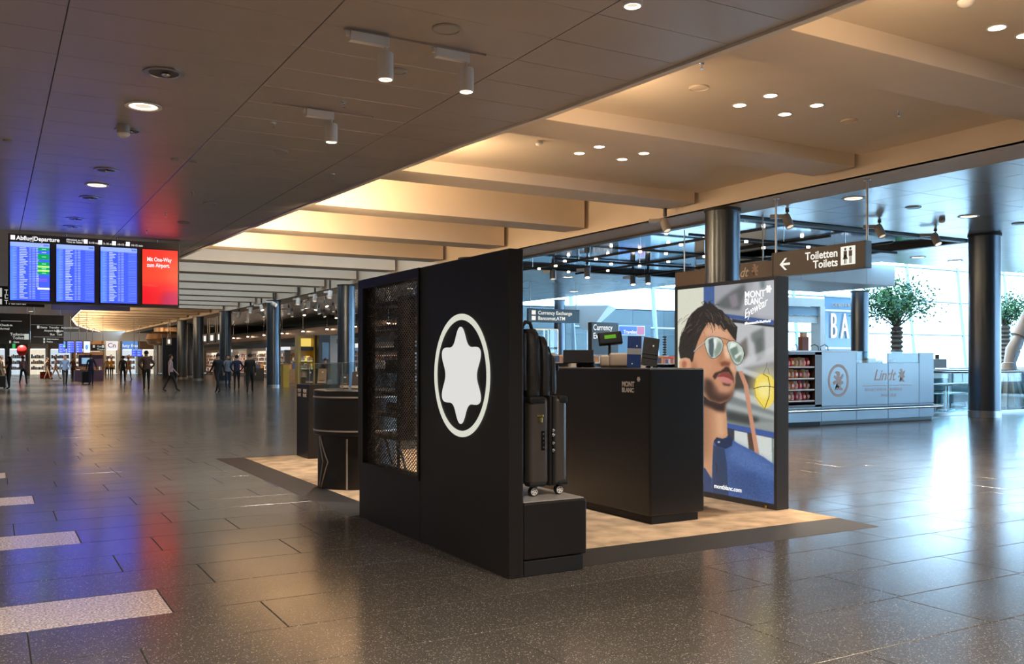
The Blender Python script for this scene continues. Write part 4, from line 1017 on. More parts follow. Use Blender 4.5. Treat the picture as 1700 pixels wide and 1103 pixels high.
disc(1160, 145, 'round cream ceiling speaker in the second coffer bay', .13, 4.96, 'cream'); disc(1410, 200, 'round ceiling plate right of the four lights in the second bay', .12, 4.96, 'cream')
disc(1516, 344, 'dark round vent in the right ceiling before the railing column', .16, ZC, 'steel_dull'); disc(1692, 371, 'dark round vent at the right edge of the right ceiling', .16, ZC, 'steel_dull')
def sprinkler(u, v, label, z=ZC):
    p = at(u, v - 3, z); t = thing('sprinkler', label, 'sprinkler', (p.x, p.y, z))
    MB().lathe([(.035, 0), (.03, -.01), (.012, -.012)], 16, p).build('escutcheon', 'steel', t, smooth=50)
    MB().tube([p + Vector((0, 0, -.01)), p + Vector((0, 0, -.06))], .010, 8).build('body', 'steel', t, smooth=50)
    MB().cyl((p.x, p.y), .022, z - .068, z - .064, 12).build('deflector', 'steel', t)
for u, v, l in ((454, 207, 'small sprinkler head left of the lone spotlight'), (571, 172, 'small sprinkler head between the spotlights'), (319, 323, 'small sprinkler head near the red glow on the ceiling'), (275, 358, 'small sprinkler head inside the red glow on the ceiling'), (244, 386, 'small sprinkler head right above the departure board'), (553, 292, 'small sprinkler head below the lone spotlight')): sprinkler(u, v, l)
for u, v, l in ((1165, 108, 'sprinkler head by the cream speaker in the second bay'), (1176, 264, 'sprinkler head right of the four lights in the third bay'), (1492, 188, 'sprinkler head right of the four lights in the second bay'), (866, 212, 'sprinkler head left of the four lights in the third bay')): sprinkler(u, v, l, 4.96)
def dome(u, v, label, z=ZC, r=.085, h=.2):
    p = at(u, v, z); t = thing('dome_camera', label, 'camera', (p.x, p.y, z))
    MB().lathe([(r * .95, 0), (r, -.01), (r, -h * .55), (r * .98, -h * .58)], 28, p).build('housing', 'grey_plastic', t, smooth=50)
    MB().lathe([(r * .97, -h * .585)] + [(r * math.cos(a_), -h * .6 - r * .7 * math.sin(a_)) for a_ in [i * math.pi / 12 for i in range(6)]] + [(0, -h * .6 - r * .7)], 28, p).build('dome', 'white_plastic', t, smooth=60)
dome(205, 207, 'white dome camera hanging between two downlights in the left ceiling')
dome(895, 234, 'small cream dome detector in the third coffer bay', 4.96, .06, .08); dome(1603, -8, 'small cream dome detector at the top edge of the picture', 4.96, .08, .1)
dome(1564, 363, 'dark round sensor under the right ceiling', ZC, .07, .09)
# coffer lights
for k, (pts, bay) in enumerate((([(962, 254), (995, 243), (1033, 264), (1069, 254)], 'third'), ([(1228, 174), (1279, 158), (1303, 189), (1356, 174)], 'second'), ([(1655, 45), (1702, 58)], 'first'))):
    for (u, v), w_ in zip(pts, ('leftmost', 'rear left', 'front', 'rightmost')):
        p = at(u, v, 4.96); lab = '%s bright round lamp of the group in the %s coffer bay from the viewer' % (w_, bay)
        t = thing('coffer_lamp', lab, 'downlight', (p.x, p.y, 4.96), 'bright lamps in the coffer bays')
        MB().lathe([(.085, 0), (.105, -.004), (.105, -.012), (.085, -.012)], 28, p, closed=True).build('rim', 'white_plastic', t, smooth=40)
        MB().lathe([(0, -.008), (.084, -.008), (.084, -.002), (0, -.002)], 28, p).build('bulb', 'lamp_hot', t)
        lamp('SPOT', t, (p.x, p.y, 4.93), LW['coffer'], WARMW, size=.08, angle=115, blend=.7)
for k, y in enumerate((6.55 - 4.1 + 2.4, 6.55 - 8.2 + 2.4)):  # added lamps outside the view that light the kiosk front
    for dx in (9.0, 10.2):
        p = Vector((dx, y, 4.96)); t = thing('coffer_lamp', '%s bright round lamp of the %s coffer bay, added out of the picture' % (('left', 'right')[int(dx > 9.5)], ORD[k]), 'downlight', p, 'added coffer lamps outside the view')
        MB().lathe([(.085, 0), (.105, -.004), (.105, -.012), (.085, -.012)], 28, p, closed=True).build('rim', 'white_plastic', t); MB().lathe([(0, -.008), (.084, -.008), (.084, -.002), (0, -.002)], 28, p).build('bulb', 'lamp_hot', t)
        lamp('SPOT', t, (p.x, p.y, 4.93), LW['coffer'], WARMW, size=.08, angle=115, blend=.7)
# track spotlights on the left ceiling
def can_spot(cu, vtop, r, h, bx0, bx1, label, aim=(0, 0, -1), z=ZC, power=None):
    c = at(cu, vtop, z - .17); t = thing('ceiling_spotlight', label, 'spotlight', (c.x, c.y, z))
    y = c.y
    box('driver_box', 'white_plastic', t, bx0, bx1, y - .035, y + .035, z - .115, z - .02, bevel=.006)
    box('connector', 'white_plastic', t, bx0 - .03, bx0 - .002, y - .02, y + .02, z - .07, z - .02, bevel=.004)
    MB().cyl((c.x, y), .016, z - .18, z - .115, 12).build('neck', 'white_plastic', t, smooth=40)
    zt = z - .17; can = MB().lathe([(0, zt), (r * .9, zt), (r, zt - .01), (r, zt - h + .005), (r - .006, zt - h), (r - .014, zt - h), (r - .014, zt - h + .03), (0, zt - h + .03)], 36, (c.x, y, 0)).build('can', 'white_plastic', t, smooth=40)
    MB().lathe([(r - .016, zt - h + .004), (r - .03, zt - h + .004), (r - .03, zt - h + .012), (r - .016, zt - h + .012)], 36, (c.x, y, 0), closed=True).build('light_ring', 'lamp_hot', can)
    MB().lathe([(0, zt - h + .014), (r - .031, zt - h + .014), (r - .031, zt - h + .02), (0, zt - h + .02)], 28, (c.x, y, 0)).build('lens', 'lamp_pearl', can)
    lamp('SPOT', t, (c.x, y, zt - h - .01), power or LW['spot'], NEUT, size=.06, angle=80, blend=.7, aim=aim)
    return t, y
def aim_to(t, target): return Vector(target) - WO[t] if False else None
c1 = at(640, 88, ZC - .17); x1_ = c1.x
t1, y1_ = can_spot(640, 88, .078, .265, x1_ - .37, x1_ + .03, 'white can spotlight, left of the two nearest on one track', aim=(.5, 1.3, -3.2))
c2 = at(774, 113, ZC - .17)
t2, y2_ = can_spot(774, 113, .078, .25, c2.x - .35, c2.x + .03, 'white can spotlight, right of the two nearest on one track', aim=(.55, .2, -3.0))
c3 = at(550, 206, ZC - .17)
t3, y3_ = can_spot(550, 206, .078, .235, c3.x - .33, c3.x + .03, 'lone white can spotlight on the farther track', aim=(.4, -.3, -3))
c4 = at(1050, -42, ZC - .17)
t4, y4_ = can_spot(1050, -42, .078, .25, c4.x - .35, c4.x + .03, 'white can spotlight cut off by the top edge of the picture', aim=(.9, .6, -3))
for (xa, xb, y, l) in ((c1.x - .42, c2.x + .2, y1_, 'slim light track carrying the two nearest spotlights'), (c3.x - .75, c3.x + .55, y3_, 'slim light track carrying the lone spotlight'), (c4.x - .6, c4.x + .6, y4_, 'slim light track at the top edge of the picture')):
    t = thing('light_track', l, 'light track', ((xa + xb) / 2, y, ZC - .02)); box('rail', 'ceil_metal', t, xa, xb, y - .018, y + .018, ZC - .0195, ZC - .0005); box('end_cap', 'grey_plastic', t, xb, xb + .012, y - .02, y + .02, ZC - .021, ZC - .0005)
# small adjustable spots under the right ceiling
def small_spot(u, v, label, z=ZC, drop=.16, az=0.0, tilt=.5, lit=True, mat='white_plastic', s=1.0, pw=.6, grp=None, aimlamp=True):
    p = at(u, v - 6, z - drop * .6); t = thing('adjustable_spot', label, 'spotlight', (p.x, p.y, z), grp)
    MB().cyl((p.x, p.y), .03 * s, z - .05, hang_z(p.x, p.y) + .004, 10).build('mount', 'dark_grey', t)
    MB().tube([(p.x, p.y, z - .04), (p.x, p.y, z - drop)], .012 * s, 6).build('stem', 'dark_grey', t)
    R = Matrix.Translation((p.x, p.y, z - drop)) @ Matrix.Rotation(az, 4, 'Z') @ Matrix.Rotation(tilt, 4, 'X')
    c_ = MB().lathe([(0, .09 * s), (.06 * s, .09 * s), (.068 * s, .07 * s), (.068 * s, -.13 * s), (.055 * s, -.13 * s), (.055 * s, -.11 * s), (0, -.11 * s)], 18, m=R).build('can', mat, t, smooth=40)
    MB().lathe([(0, -.118 * s), (.052 * s, -.118 * s), (.052 * s, -.112 * s), (0, -.112 * s)], 14, m=R).build('lens', 'lamp_warm' if lit else 'lamp_pearl', c_)
    MB().box(-.04 * s, .04 * s, .06 * s, .26 * s, .03 * s, .09 * s, Matrix.Translation((p.x, p.y, z - drop)) @ Matrix.Rotation(az + .9, 4, 'Z')).build('driver_box', mat, t, bevel=.006)
    return t
for i, (u, v, l, lit) in enumerate(((1104, 372, 'grey adjustable spotlight under the cream fascia left of the column', False), (1307, 365, 'grey adjustable spotlight above the toilets sign', False), (1460, 382, 'grey adjustable spotlight just right of the toilets sign', False), (1553, 396, 'lit adjustable spotlight between the sign and the railing column', True), (1640, 409, 'lit adjustable spotlight in front of the railing column', True))):
    small_spot(u, v, l, az=-TH + .5, tilt=-.5, lit=lit, s=1.35, drop=.22, mat='plinth_top')
for u, v, l, r in ((1417, 329, 'lit ring downlight in the right ceiling above the toilets sign', .19), (1608, 359, 'lit ring downlight in the right ceiling near the railing column', .19), (1524, 427, 'lit ring downlight at the far edge of the right ceiling', .2), (1586, 433, 'lit ring downlight left of the railing column at the ceiling edge', .2), (943, 460, 'lit ring downlight beyond the mirrored well', .2), (953, 484, 'farther lit ring downlight beyond the mirrored well', .2)):
    downlight(u, v, l, True, r=r, power=LW['down'])
for i, (u, v) in enumerate(((918, 455), (975, 452), (1051, 465), (1076, 463))):
    small_spot(u, v, '%s small spotlight from the left beyond the mirrored well' % ORD[i].capitalize(), drop=.3, az=-TH, tilt=-.3, s=1.5, mat='steel_dull', lit=i > 0)
# white track spots over the far shop
k = 0
for u, v, a_, b_ in ((397, 525, .5, .9), (416, 517, -.7, .3), (436, 525, .5, 0), (434, 513, .3, 0), (454, 507, .6, -.6), (479, 519, .2, .3), (485, 524, -.6, .5), (495, 502, -.6, .2), (501, 512, .3, .1), (505, 522, -.2, .1), (512, 507, -.8, .5), (523, 496, -.5, .2), (525, 512, -.8, .2), (529, 519, .4, .2), (538, 525, .2, .0), (541, 506, .3, .0), (548, 490, -.6, .2), (553, 515, .1, .3), (558, 527, -.3, .2)):
    small_spot(u, v, '%s white track spotlight from the left over the far shop' % (ORD[k].capitalize()), drop=.28, az=a_, tilt=-.55 + b_, lit=(k % 3 == 0), s=1.5, grp='white track spotlights over the far shop'); k += 1
for i, (x, y) in enumerate(((15.5, 44), (16.5, 54), (17.5, 64), (18, 75), (17.5, 86), (16, 37), (19.5, 49), (21, 58))):
    downlight(0, 0, '%s lit ceiling lamp over the shop aisle counted from the kiosk' % ORD[i], True, pos=Vector((x, y, ZC)), power=LW['shop'] * 2.2, r=.17, grp='shop aisle lamps')

# =================================================================== HANGING SIGNS
vcol('screen_print', 3.2, .2); vcol('advert_print', 1.5, .2)
BY = 25.4; KB = BY / 20.0; ZB = lambda z: H + (z - H) * KB
db = thing('departure_board', 'hanging departure board with three blue timetable screens and a red advert', 'departure board', (2.3, BY, ZB(2.52)))
bx = lambda u: BY * (SN + CS * (u - 850) / F) / (CS - SN * (u - 850) / F)
pm('board_body', (.13, .105, .10), .4)
mb = box('cabinet', 'board_body', db, bx(13.5), bx(297.5), BY, BY + .22, ZB(2.52), ZB(3.86), bevel=.01)
for u in (60, 110, 195, 262): MB().cyl((bx(u), BY + .11), .02, ZB(3.86), ZC + .003, 8).build('hanger', 'steel_dull', db)
scr = [(16.8, 82.3), (93.6, 156.4), (166.8, 227.2), (236.2, 294.6)]
r3 = random.Random(5)
def timetable(first):
    p = Paint(150, 230, (40, 58, 222))
    p.poly([(0, 0), (150, 0), (150, 18), (0, 18)], (96, 112, 160), .5); p.poly([(126, 5), (147, 5), (147, 12), (126, 12)], (58, 82, 140), .4)
    p.poly([(0, 18), (20, 18), (20, 230), (0, 230)], (58, 96, 236), 10, .8)
    y = 22; i = 0
    while y < 226:
        p.line([(10, y), (24, y)], 1.8, (104, 118, 190), .85); w_ = r3.uniform(12, 30); p.line([(36, y), (36 + w_, y)], 2.6, (150, 160, 220), .9)
        p.line([(72, y), (79, y)], 2.4, (120, 132, 205), .8); p.line([(84, y), (94, y)], 2.4, (120, 132, 205), .85)
        if first and i < 24: p.line([(99, y), (107, y)], 2.2, (190, 204, 255), .7)
        if not first or i >= 26: p.line([(114, y), (147, y)], 1.6, (96, 112, 196), .75)
        y += 6.6; i += 1
    if first:
        for a_, b_, c in ((18, 30, (6, 100, 56)), (33, 40, (40, 60, 180)), (42, 66, (6, 100, 56)), (74, 90, (6, 100, 56)), (90, 97, (120, 190, 60)), (97, 106, (6, 100, 56)), (106, 113, (120, 190, 60)), (113, 125, (6, 100, 56)), (178, 184, (240, 250, 250))):
            p.poly([(104, a_), (149, a_), (149, b_), (104, b_)], c, .5); p.line([(120, (a_ + b_) / 2), (136, (a_ + b_) / 2)], 1.6, (220, 240, 230), .6)
        for y in (143, 150): p.line([(108, y), (140, y)], 2.5, (150, 60, 200), .7)
    return p
for i, (ua, ub) in enumerate(scr):
    xa, xb = bx(ua), bx(ub); za, zb = ZB(2.575), ZB(3.70)
    if i < 3: p = timetable(i == 0)
    else:
        p = Paint(120, 190, (244, 46, 36)); p.poly([(0, 40), (120, 30), (120, 110), (0, 120)], (250, 58, 38), 14); p.poly([(0, 130), (120, 120), (120, 190), (0, 190)], (206, 4, 30), 14); p.poly([(70, 150), (120, 140), (120, 190), (60, 190)], (170, 6, 70), 10); p.line([(0, 124), (50, 126)], 4, (255, 80, 80), .6)
    b_ = box('screen_bezel', 'black_gloss', db, xa - .02, xb + .02, BY - .03, BY - .001, za - .02, zb + .02)
    printed('screen_picture', 'screen_print' if i < 3 else 'advert_print', b_, Vector((xa, BY - .032, za)), Vector((xb - xa, 0, 0)), Vector((0, 0, zb - za)), 110 if i < 3 else 40, 170 if i < 3 else 60, (lambda p: lambda s, t: p.sample(s * p.w, (1 - t) * p.h))(p))
xa = bx(236.2)
text('Mit One-Way\nzum Airport.', .118 * KB, 'letter_white', db, (xa + .11, BY - .034, ZB(3.46)), '-Y', .001, bold=.003, line=1.0, sx=.72)
text('Abflug|Departure', .115 * KB, 'letter_white', db, (bx(27), BY - .003, ZB(3.745)), '-Y', .002, bold=.003, sx=.92)
box('plane_symbol', 'letter_white', db, bx(17.5), bx(25), BY - .004, BY - .001, ZB(3.745), ZB(3.83))
text('Abholzeit zu Gate\nTime to Gates', .05 * KB, 'letter_white', db, (bx(110), BY - .003, ZB(3.79)), '-Y', .001, line=.9)
for j, (u, s_) in enumerate(((139, '5-10 min'), (163, '5-10 min'), (186, '10-15 min'), (209, '10-15 min'))):
    box('gate_symbol', 'letter_white', db, bx(u), bx(u + 6.5), BY - .004, BY - .001, ZB(3.745), ZB(3.83)); text(s_, .055 * KB, 'letter_white', db, (bx(u + 8.5), BY - .003, ZB(3.75)), '-Y', .001)

def hang_sign(name, label, x0, x1, y, z0, z1, dep, texts, mat='sign_black', rods=2, boxes=(), lm='sign_soft'):
    t = thing(name, label, 'sign', ((x0 + x1) / 2, y, z0))
    box('panel', mat, t, x0, x1, y, y + dep, z0, z1, bevel=.006)
    for i in range(rods):
        x = x0 + (x1 - x0) * (i + .5) / rods if rods > 2 else (x0 + .12 if i == 0 else x1 - .12)
        MB().cyl((x, y + dep / 2), .018, z1, hang_z(x, y) + .003, 8).build('hanger', 'steel_dull', t)
    for s, x, z, h in texts: text(s, h, lm, t, (x0 + x * (x1 - x0), y - .001, z0 + z * (z1 - z0)), '-Y', .002, bold=.002)
    for a_, b_, c, d_ in boxes: box('pictogram', lm, t, x0 + a_ * (x1 - x0), x0 + b_ * (x1 - x0), y - .004, y - .001, z0 + c * (z1 - z0), z0 + d_ * (z1 - z0))
    return t
# currency sign
p0, p1 = atY(877.5, 512, 31.6), atY(962, 537, 31.6)
hang_sign('hanging_sign', 'dark hanging sign reading Currency Exchange and Bancomat', p0.x, p1.x, 31.6, p1.z + .0, p0.z, .15, (('Currency Exchange', .18, .58, .21), ('Bancomat,ATM', .18, .18, .21)), 'blue_grey', boxes=((.06, .135, .56, .86), (.06, .135, .15, .45)), lm='sign_light')
# toilets sign, faces the hall
TX = 13.3; q0, q1 = atX(1281.5, 456, TX), atX(1437, 443, TX); zt0, zt1 = 3.04, 3.52
ts_ = thing('toilet_sign', 'dark hanging sign with a left arrow and Toiletten Toilets lettering', 'sign', (TX, (q0.y + q1.y) / 2, zt0))
box('panel', 'sign_grey', ts_, TX, TX + .16, q1.y, q0.y, zt0, zt1, bevel=.008)
mb = MB(); mb.box(TX - .012, TX, q1.y, q1.y + .03, zt0, zt1); mb.box(TX - .012, TX, q0.y - .03, q0.y, zt0, zt1); mb.box(TX - .012, TX, q1.y, q0.y, zt0, zt0 + .02); mb.box(TX - .012, TX, q1.y, q0.y, zt1 - .02, zt1); mb.build('frame', 'sign_grey', ts_)
for y in (q1.y + .03, q0.y - .03): MB().cyl((TX + .08, y), .022, zt1, ZC, 10).build('hanger', 'steel_dull', ts_, smooth=40); 
for y in (q1.y + .03, q0.y - .03): MB().cyl((TX + .08, y), .06, ZC - .02, ZC - .001, 14).build('ceiling_rose', 'steel_dull', ts_)
pa = atX(1391, 427, TX); text('Toiletten', .205, 'sign_light', ts_, (TX - .001, pa.y, zt0 + .26), '-X', .002, align='RIGHT', bold=.004)
text('Toilets', .205, 'sign_light', ts_, (TX - .001, pa.y, zt0 + .09), '-X', .002, align='RIGHT', bold=.004)
pb, pc = atX(1396, 440, TX), atX(1420, 408, TX)
pg = box('pictogram_plate', 'sign_light', ts_, TX - .004, TX - .001, pc.y, pb.y, zt0 + .09, zt0 + .42)
for i, yy in enumerate((pb.y - (pb.y - pc.y) * .32, pb.y - (pb.y - pc.y) * .68)):
    mb = MB(); mb.ball((TX - .006, yy, zt0 + .37), .002, .024, .024, 12, 8); mb.box(TX - .007, TX - .004, yy - .035, yy + .035, zt0 + .24, zt0 + .34)
    mb.box(TX - .007, TX - .004, yy - .022, yy - .006, zt0 + .11, zt0 + .24); mb.box(TX - .007, TX - .004, yy + .006, yy + .022, zt0 + .11, zt0 + .24)
    if i == 0: mb.prism([(-.055, 0), (.055, 0), (.025, .07), (-.025, .07)], lambda a_, b_, d_: Vector((TX - .004 - d_, yy + a_, zt0 + .19 + b_)), 0, .003)
    mb.build('pictogram_figure', 'sign_black', pg)
pd_ = atX(1303, 436, TX); zc_ = zt0 + .235
def ar(a_, b_, d_): return Vector((TX - .001 - d_, pd_.y - a_, zc_ + b_))
mb = MB(); mb.prism([(-.10, -.022), (.13, -.022), (.13, .022), (-.10, .022)], ar, 0, .003); mb.prism([(-.13, 0), (.0, .115), (.055, .115), (-.07, 0)], ar, 0, .003); mb.prism([(-.13, 0), (-.07, 0), (.055, -.115), (.0, -.115)], ar, 0, .003); mb.build('arrow', 'sign_light', ts_)

# =================================================================== RIGHT SIDE: CHOCOLATE COUNTER, BAR, ATRIUM
KY = 13.85; KX0, KZ = 14.4, 1.60
kx = lambda u: KY * (SN + CS * (u - 850) / F) / (CS - SN * (u - 850) / F)
lk_ = thing('chocolate_counter', 'long pale blue glossy chocolate counter with glass display and script lettering', 'counter', (17, KY + .6, 0))
xs_ = [KX0, kx(1364), kx(1422), kx(1474.5), kx(1526), kx(1550.5)]; KX1 = xs_[5]
KD = 1.3
# each front panel is a piece of its own
for i in range(1, 5):
    x0, x1 = xs_[i] + .006, xs_[i + 1] - .006
    z1 = KZ if i in (1, 4) else 1.36
    box('front_panel', 'kiosk_blue', lk_, x0, x1, KY, KY + .04, .42, z1, bevel=.004)
for i in range(5): box('lower_panel', 'kiosk_blue', lk_, xs_[i] + .006, xs_[i + 1] - .006, KY, KY + .04, .09, .41, bevel=.004)
box('carcass', 'dark_grey', lk_, xs_[1], KX1 - .02, KY + .045, KY + KD, .02, 1.33)
box('kick_base', 'black_matte', lk_, KX0, KX1 - .05, KY + .05, KY + .10, .0, .085)
box('side_panel', 'kiosk_blue', lk_, KX1 - .02, KX1, KY + .045, KY + KD, .02, KZ)
box('worktop', 'kiosk_blue_top', lk_, xs_[0], xs_[2], KY, KY + KD, KZ, KZ + .03)
box('divider_panel', 'kiosk_blue', lk_, xs_[1], xs_[1] + .03, KY + .05, KY + KD, 1.33, KZ); box('divider_panel', 'kiosk_blue', lk_, xs_[2] - .03, xs_[2], KY + .05, KY + KD, 1.33, KZ)
for i in (2, 3):
    g_ = box('display_pane', 'rail_glass', lk_, xs_[i] + .01, xs_[i + 1] - .01, KY + .005, KY + .02, 1.365, KZ + .02)
    box('top_pane', 'rail_glass', lk_, xs_[i] + .01, xs_[i + 1] - .01, KY + .02, KY + .8, KZ + .005, KZ + .02)
MB().tube([(KX0, KY - .13, .34), (KX1 + .1, KY - .13, .34)], .035, 12).build('bumper_rail', 'steel', lk_, smooth=50)
for x in (KX0 + .5, xs_[2], xs_[3], KX1 - .3): MB().tube([(x, KY - .13, .34), (x, KY + .01, .34)], .02, 8).build('rail_bracket', 'steel', lk_)
# open shelf bay
bx0, bx1 = KX0, xs_[1]
mb = MB(); mb.box(bx0, bx1, KY + .42, KY + .46, .42, KZ); mb.box(bx1 - .20, bx1, KY, KY + .44, .42, KZ); mb.box(bx0, bx1, KY, KY + .44, .42, .46); mb.box(bx0, bx1, KY, KY + .44, KZ - .06, KZ); mb.build('shelf_bay', 'brown', lk_)
zs_ = [.56, .80, 1.04, 1.29]
for z in zs_: box('shelf', 'black_matte', lk_, bx0, bx1 - .20, KY + .02, KY + .42, z - .05, z, bevel=.003); 
for z in zs_: box('price_rail', 'white_plastic', lk_, bx0, bx1 - .20, KY + .012, KY + .019, z - .03, z - .002)
packs = [(232, 86, 52), (244, 142, 84), (220, 58, 50), (226, 178, 110), (250, 210, 190), (190, 44, 54), (150, 84, 66)]
for i, c in enumerate(packs): rgb('pack_%d' % i, c, .35)
def pouch(x, y, z, w, h, mi, label, grp):
    t = thing('snack_pouch', label, 'pouch', (x, y, z), grp)
    m_ = MB(); pr = [(0, .9, .8), (.15, 1, 1), (.55, .97, .8), (.85, .94, .3), (1, .96, .05)]; n = 10; P = []
    for hh, sx_, sd in pr:
        for k_i in range(n):
            a_ = 2 * math.pi * k_i / n; P.append((x + w / 2 * sx_ * math.copysign(abs(math.cos(a_)) ** .5, math.cos(a_)), y + .045 * sd * math.sin(a_) , z + h * hh))
    m_.add(P, [(j * n + k, j * n + (k + 1) % n, (j + 1) * n + (k + 1) % n, (j + 1) * n + k) for j in range(len(pr) - 1) for k in range(n)] + [tuple(range(n - 1, -1, -1)), tuple(range((len(pr) - 1) * n, len(pr) * n))])
    m_.build('bag', 'pack_%d' % mi, t, smooth=60); box('print_label', 'pack_%d' % ((mi + 3) % 7), t, x - w * .28, x + w * .28, y - .052, y - .046, z + h * .25, z + h * .62)
r4 = random.Random(11)
for j, z in enumerate(zs_):
    n = 8
    for i in range(n):
        x = bx0 + .09 + i * (bx1 - .20 - bx0 - .12) / n + .02
        pouch(x, KY + .12, z + .001, .117, r4.uniform(.17, .198), (i * 3 + j * 2) % 5 if i < 5 else 3 + (i + j) % 4, '%s snack pouch from the left on the %s shelf of the chocolate counter' % (ORD[i].capitalize(), ('lowest', 'second lowest', 'second highest', 'top')[j]), 'snack pouches on the chocolate counter shelves')
# ring emblem and lettering
ec = atY(1392, 632, KY); 
def onk(a_, b_, d_): return Vector((ec.x + a_, KY - d_, ec.z + b_))
mb = MB(); P = []; n = 64
for i in range(n):
    a_ = 2 * math.pi * i / n
    for r, q in ((.33, .36), (.27, .30)):
        for dd in (0, .004): P.append(onk(r * math.cos(a_), q * math.sin(a_), dd))
fs = []
for i in range(n):
    j = (i + 1) % n
    for a_, b_ in ((0, 1), (1, 3), (3, 2), (2, 0)): fs.append((i * 4 + a_, j * 4 + a_, j * 4 + b_, i * 4 + b_))
mb.add(P, fs).build('ring_emblem', 'copper_print', lk_)
def crest(c, s, mat, parent, face='-Y'):
    """small heraldic beast shape"""
    pl_ = [(-.30, -.50), (-.05, -.50), (-.05, -.38), (-.18, -.32), (-.10, -.10), (-.34, -.22), (-.42, -.10), (-.30, .0), (-.14, .02), (-.34, .16), (-.30, .28), (-.12, .18), (-.14, .34), (-.28, .42), (-.10, .50), (.08, .46), (.12, .30), (.06, .18), (.20, .22), (.30, .36), (.40, .30), (.28, .10), (.16, .0), (.34, -.04), (.38, -.18), (.22, -.20), (.14, -.30), (.30, -.42), (.34, -.52), (.06, -.50), (.02, -.26)]
    f = (lambda a_, b_, d_: Vector((c.x + a_ * s, c.y - d_, c.z + b_ * s))) if face == '-Y' else (lambda a_, b_, d_: Vector((c.x - d_, c.y - a_ * s, c.z + b_ * s)))
    MB().prism(pl_, f, 0, .003).build('crest', mat, parent)
crest(Vector((ec.x, KY - .001, ec.z)), .42, 'copper_print', lk_)
p = atY(1450, 632, KY); text('Lindt', .36, 'copper_print', lk_, (p.x, KY - .001, p.z), '-Y', .002, shear=.35, bold=.003)
p = atY(1497, 623, KY); crest(Vector((p.x, KY - .001, p.z)), .30, 'copper_print', lk_)
p = atY(1436, 650, KY); text('MAITRE CHOCOLATIER SUISSE', .095, 'copper_print', lk_, (p.x, KY - .001, p.z), '-Y', .001, sx=.98); p = atY(1463, 659, KY); text('DEPUIS 1845', .095, 'copper_print', lk_, (p.x, KY - .001, p.z), '-Y', .001)
p0, p1 = atY(1432, 641, KY), atY(1514, 639, KY); box('print_line', 'copper_print', lk_, p0.x, p1.x, KY - .003, KY - .0005, p0.z - .006, p0.z + .006)
# things in and on the glass display
for i, (u, w_, c, l) in enumerate(((1456, .24, 'pack_1', 'orange gift box inside the glass chocolate display'), (1469, .18, 'white_plastic', 'white box inside the glass chocolate display'), (1440, .25, 'pack_4', 'pale tray inside the left part of the glass display'))):
    x = kx(u); o = thing('gift_box', l, 'box', (x, KY + .2, 1.331)); box('carton', c, o, x - w_ / 2, x + w_ / 2, KY + .12, KY + .3, 1.331, 1.40 + .05 * (i == 0), bevel=.005); box('lid', 'pack_3', o, x - w_ / 2 - .005, x + w_ / 2 + .005, KY + .115, KY + .305, 1.401 + .05 * (i == 0), 1.42 + .05 * (i == 0))
x = kx(1493); o = thing('chocolate_ball', 'round brown praline tower inside the glass display', 'chocolate', (x, KY + .2, 1.331)); MB().ball((x, KY + .2, 1.40), .08, .08, .07, 16, 10).build('ball', 'brown', o, smooth=60); MB().cyl((x, KY + .2), .09, 1.331, 1.34, 16).build('tray', 'steel', o)
x = kx(1347); o = thing('paper_bag', 'brown paper gift bag standing on the chocolate counter', 'bag', (x, KY + .22, KZ + .03))
noisy('bag_brown', srgb((122, 84, 76)), .05, 5, .6); box('bag_body', 'bag_brown', o, x - .10, x + .10, KY + .16, KY + .28, KZ + .03, KZ + .33, bevel=.004); box('tissue', 'page_edge', o, x - .07, x + .07, KY + .18, KY + .26, KZ + .33, KZ + .42)
for i, (u0, u1) in enumerate(((1338, 1345), (1366, 1380), (1384, 1396))):
    xa, xb = kx(u0), kx(u1); o = thing('wire_stand', 'thin curved wire stand %s on the chocolate counter' % ('left of the paper bag', 'right of the paper bag', 'farther right of the paper bag')[i], 'stand', ((xa + xb) / 2, KY + .35, KZ + .03))
    MB().tube([(xa, KY + .35, KZ + .03), (xa - .03, KY + .35, KZ + .12), ((xa + xb) / 2, KY + .35, KZ + .17), (xb - .02, KY + .35, KZ + .13), (xb, KY + .35, KZ + .03)], .01, 6).build('wire', 'dark_grey', o, smooth=60)
    box('foot', 'dark_grey', o, xa - .05, xb + .05, KY + .32, KY + .38, KZ + .031, KZ + .04)
# brown hanging canopy sign
LX = 14.62; za, zb = 3.22, 3.58
cs = thing('canopy_sign', 'brown hanging canopy sign with pale script behind the dark column', 'sign', (LX, 15.9, za))
box('fascia', 'brown', cs, LX, LX + .08, 14.25, 17.5, za, zb, bevel=.004); box('light_strip', 'tube_white', cs, LX, LX + .08, 14.25, 17.5, za - .045, za - .001)
for y in (14.6, 17.2): MB().cyl((LX + .04, y), .015, zb, ZC + .0, 8).build('hanger', 'steel_dull', cs)
p = atX(1246, 457, LX); text('Lindt', .30, 'letter_print', cs, (LX - .001, p.y + .40, za + .07), '-X', .002, shear=.35, align='CENTER', bold=.003)
p = atX(1253.5, 446, LX); crest(Vector((LX - .001, p.y, (za + zb) / 2 + .02)), .26, 'copper_print', cs, '-X')

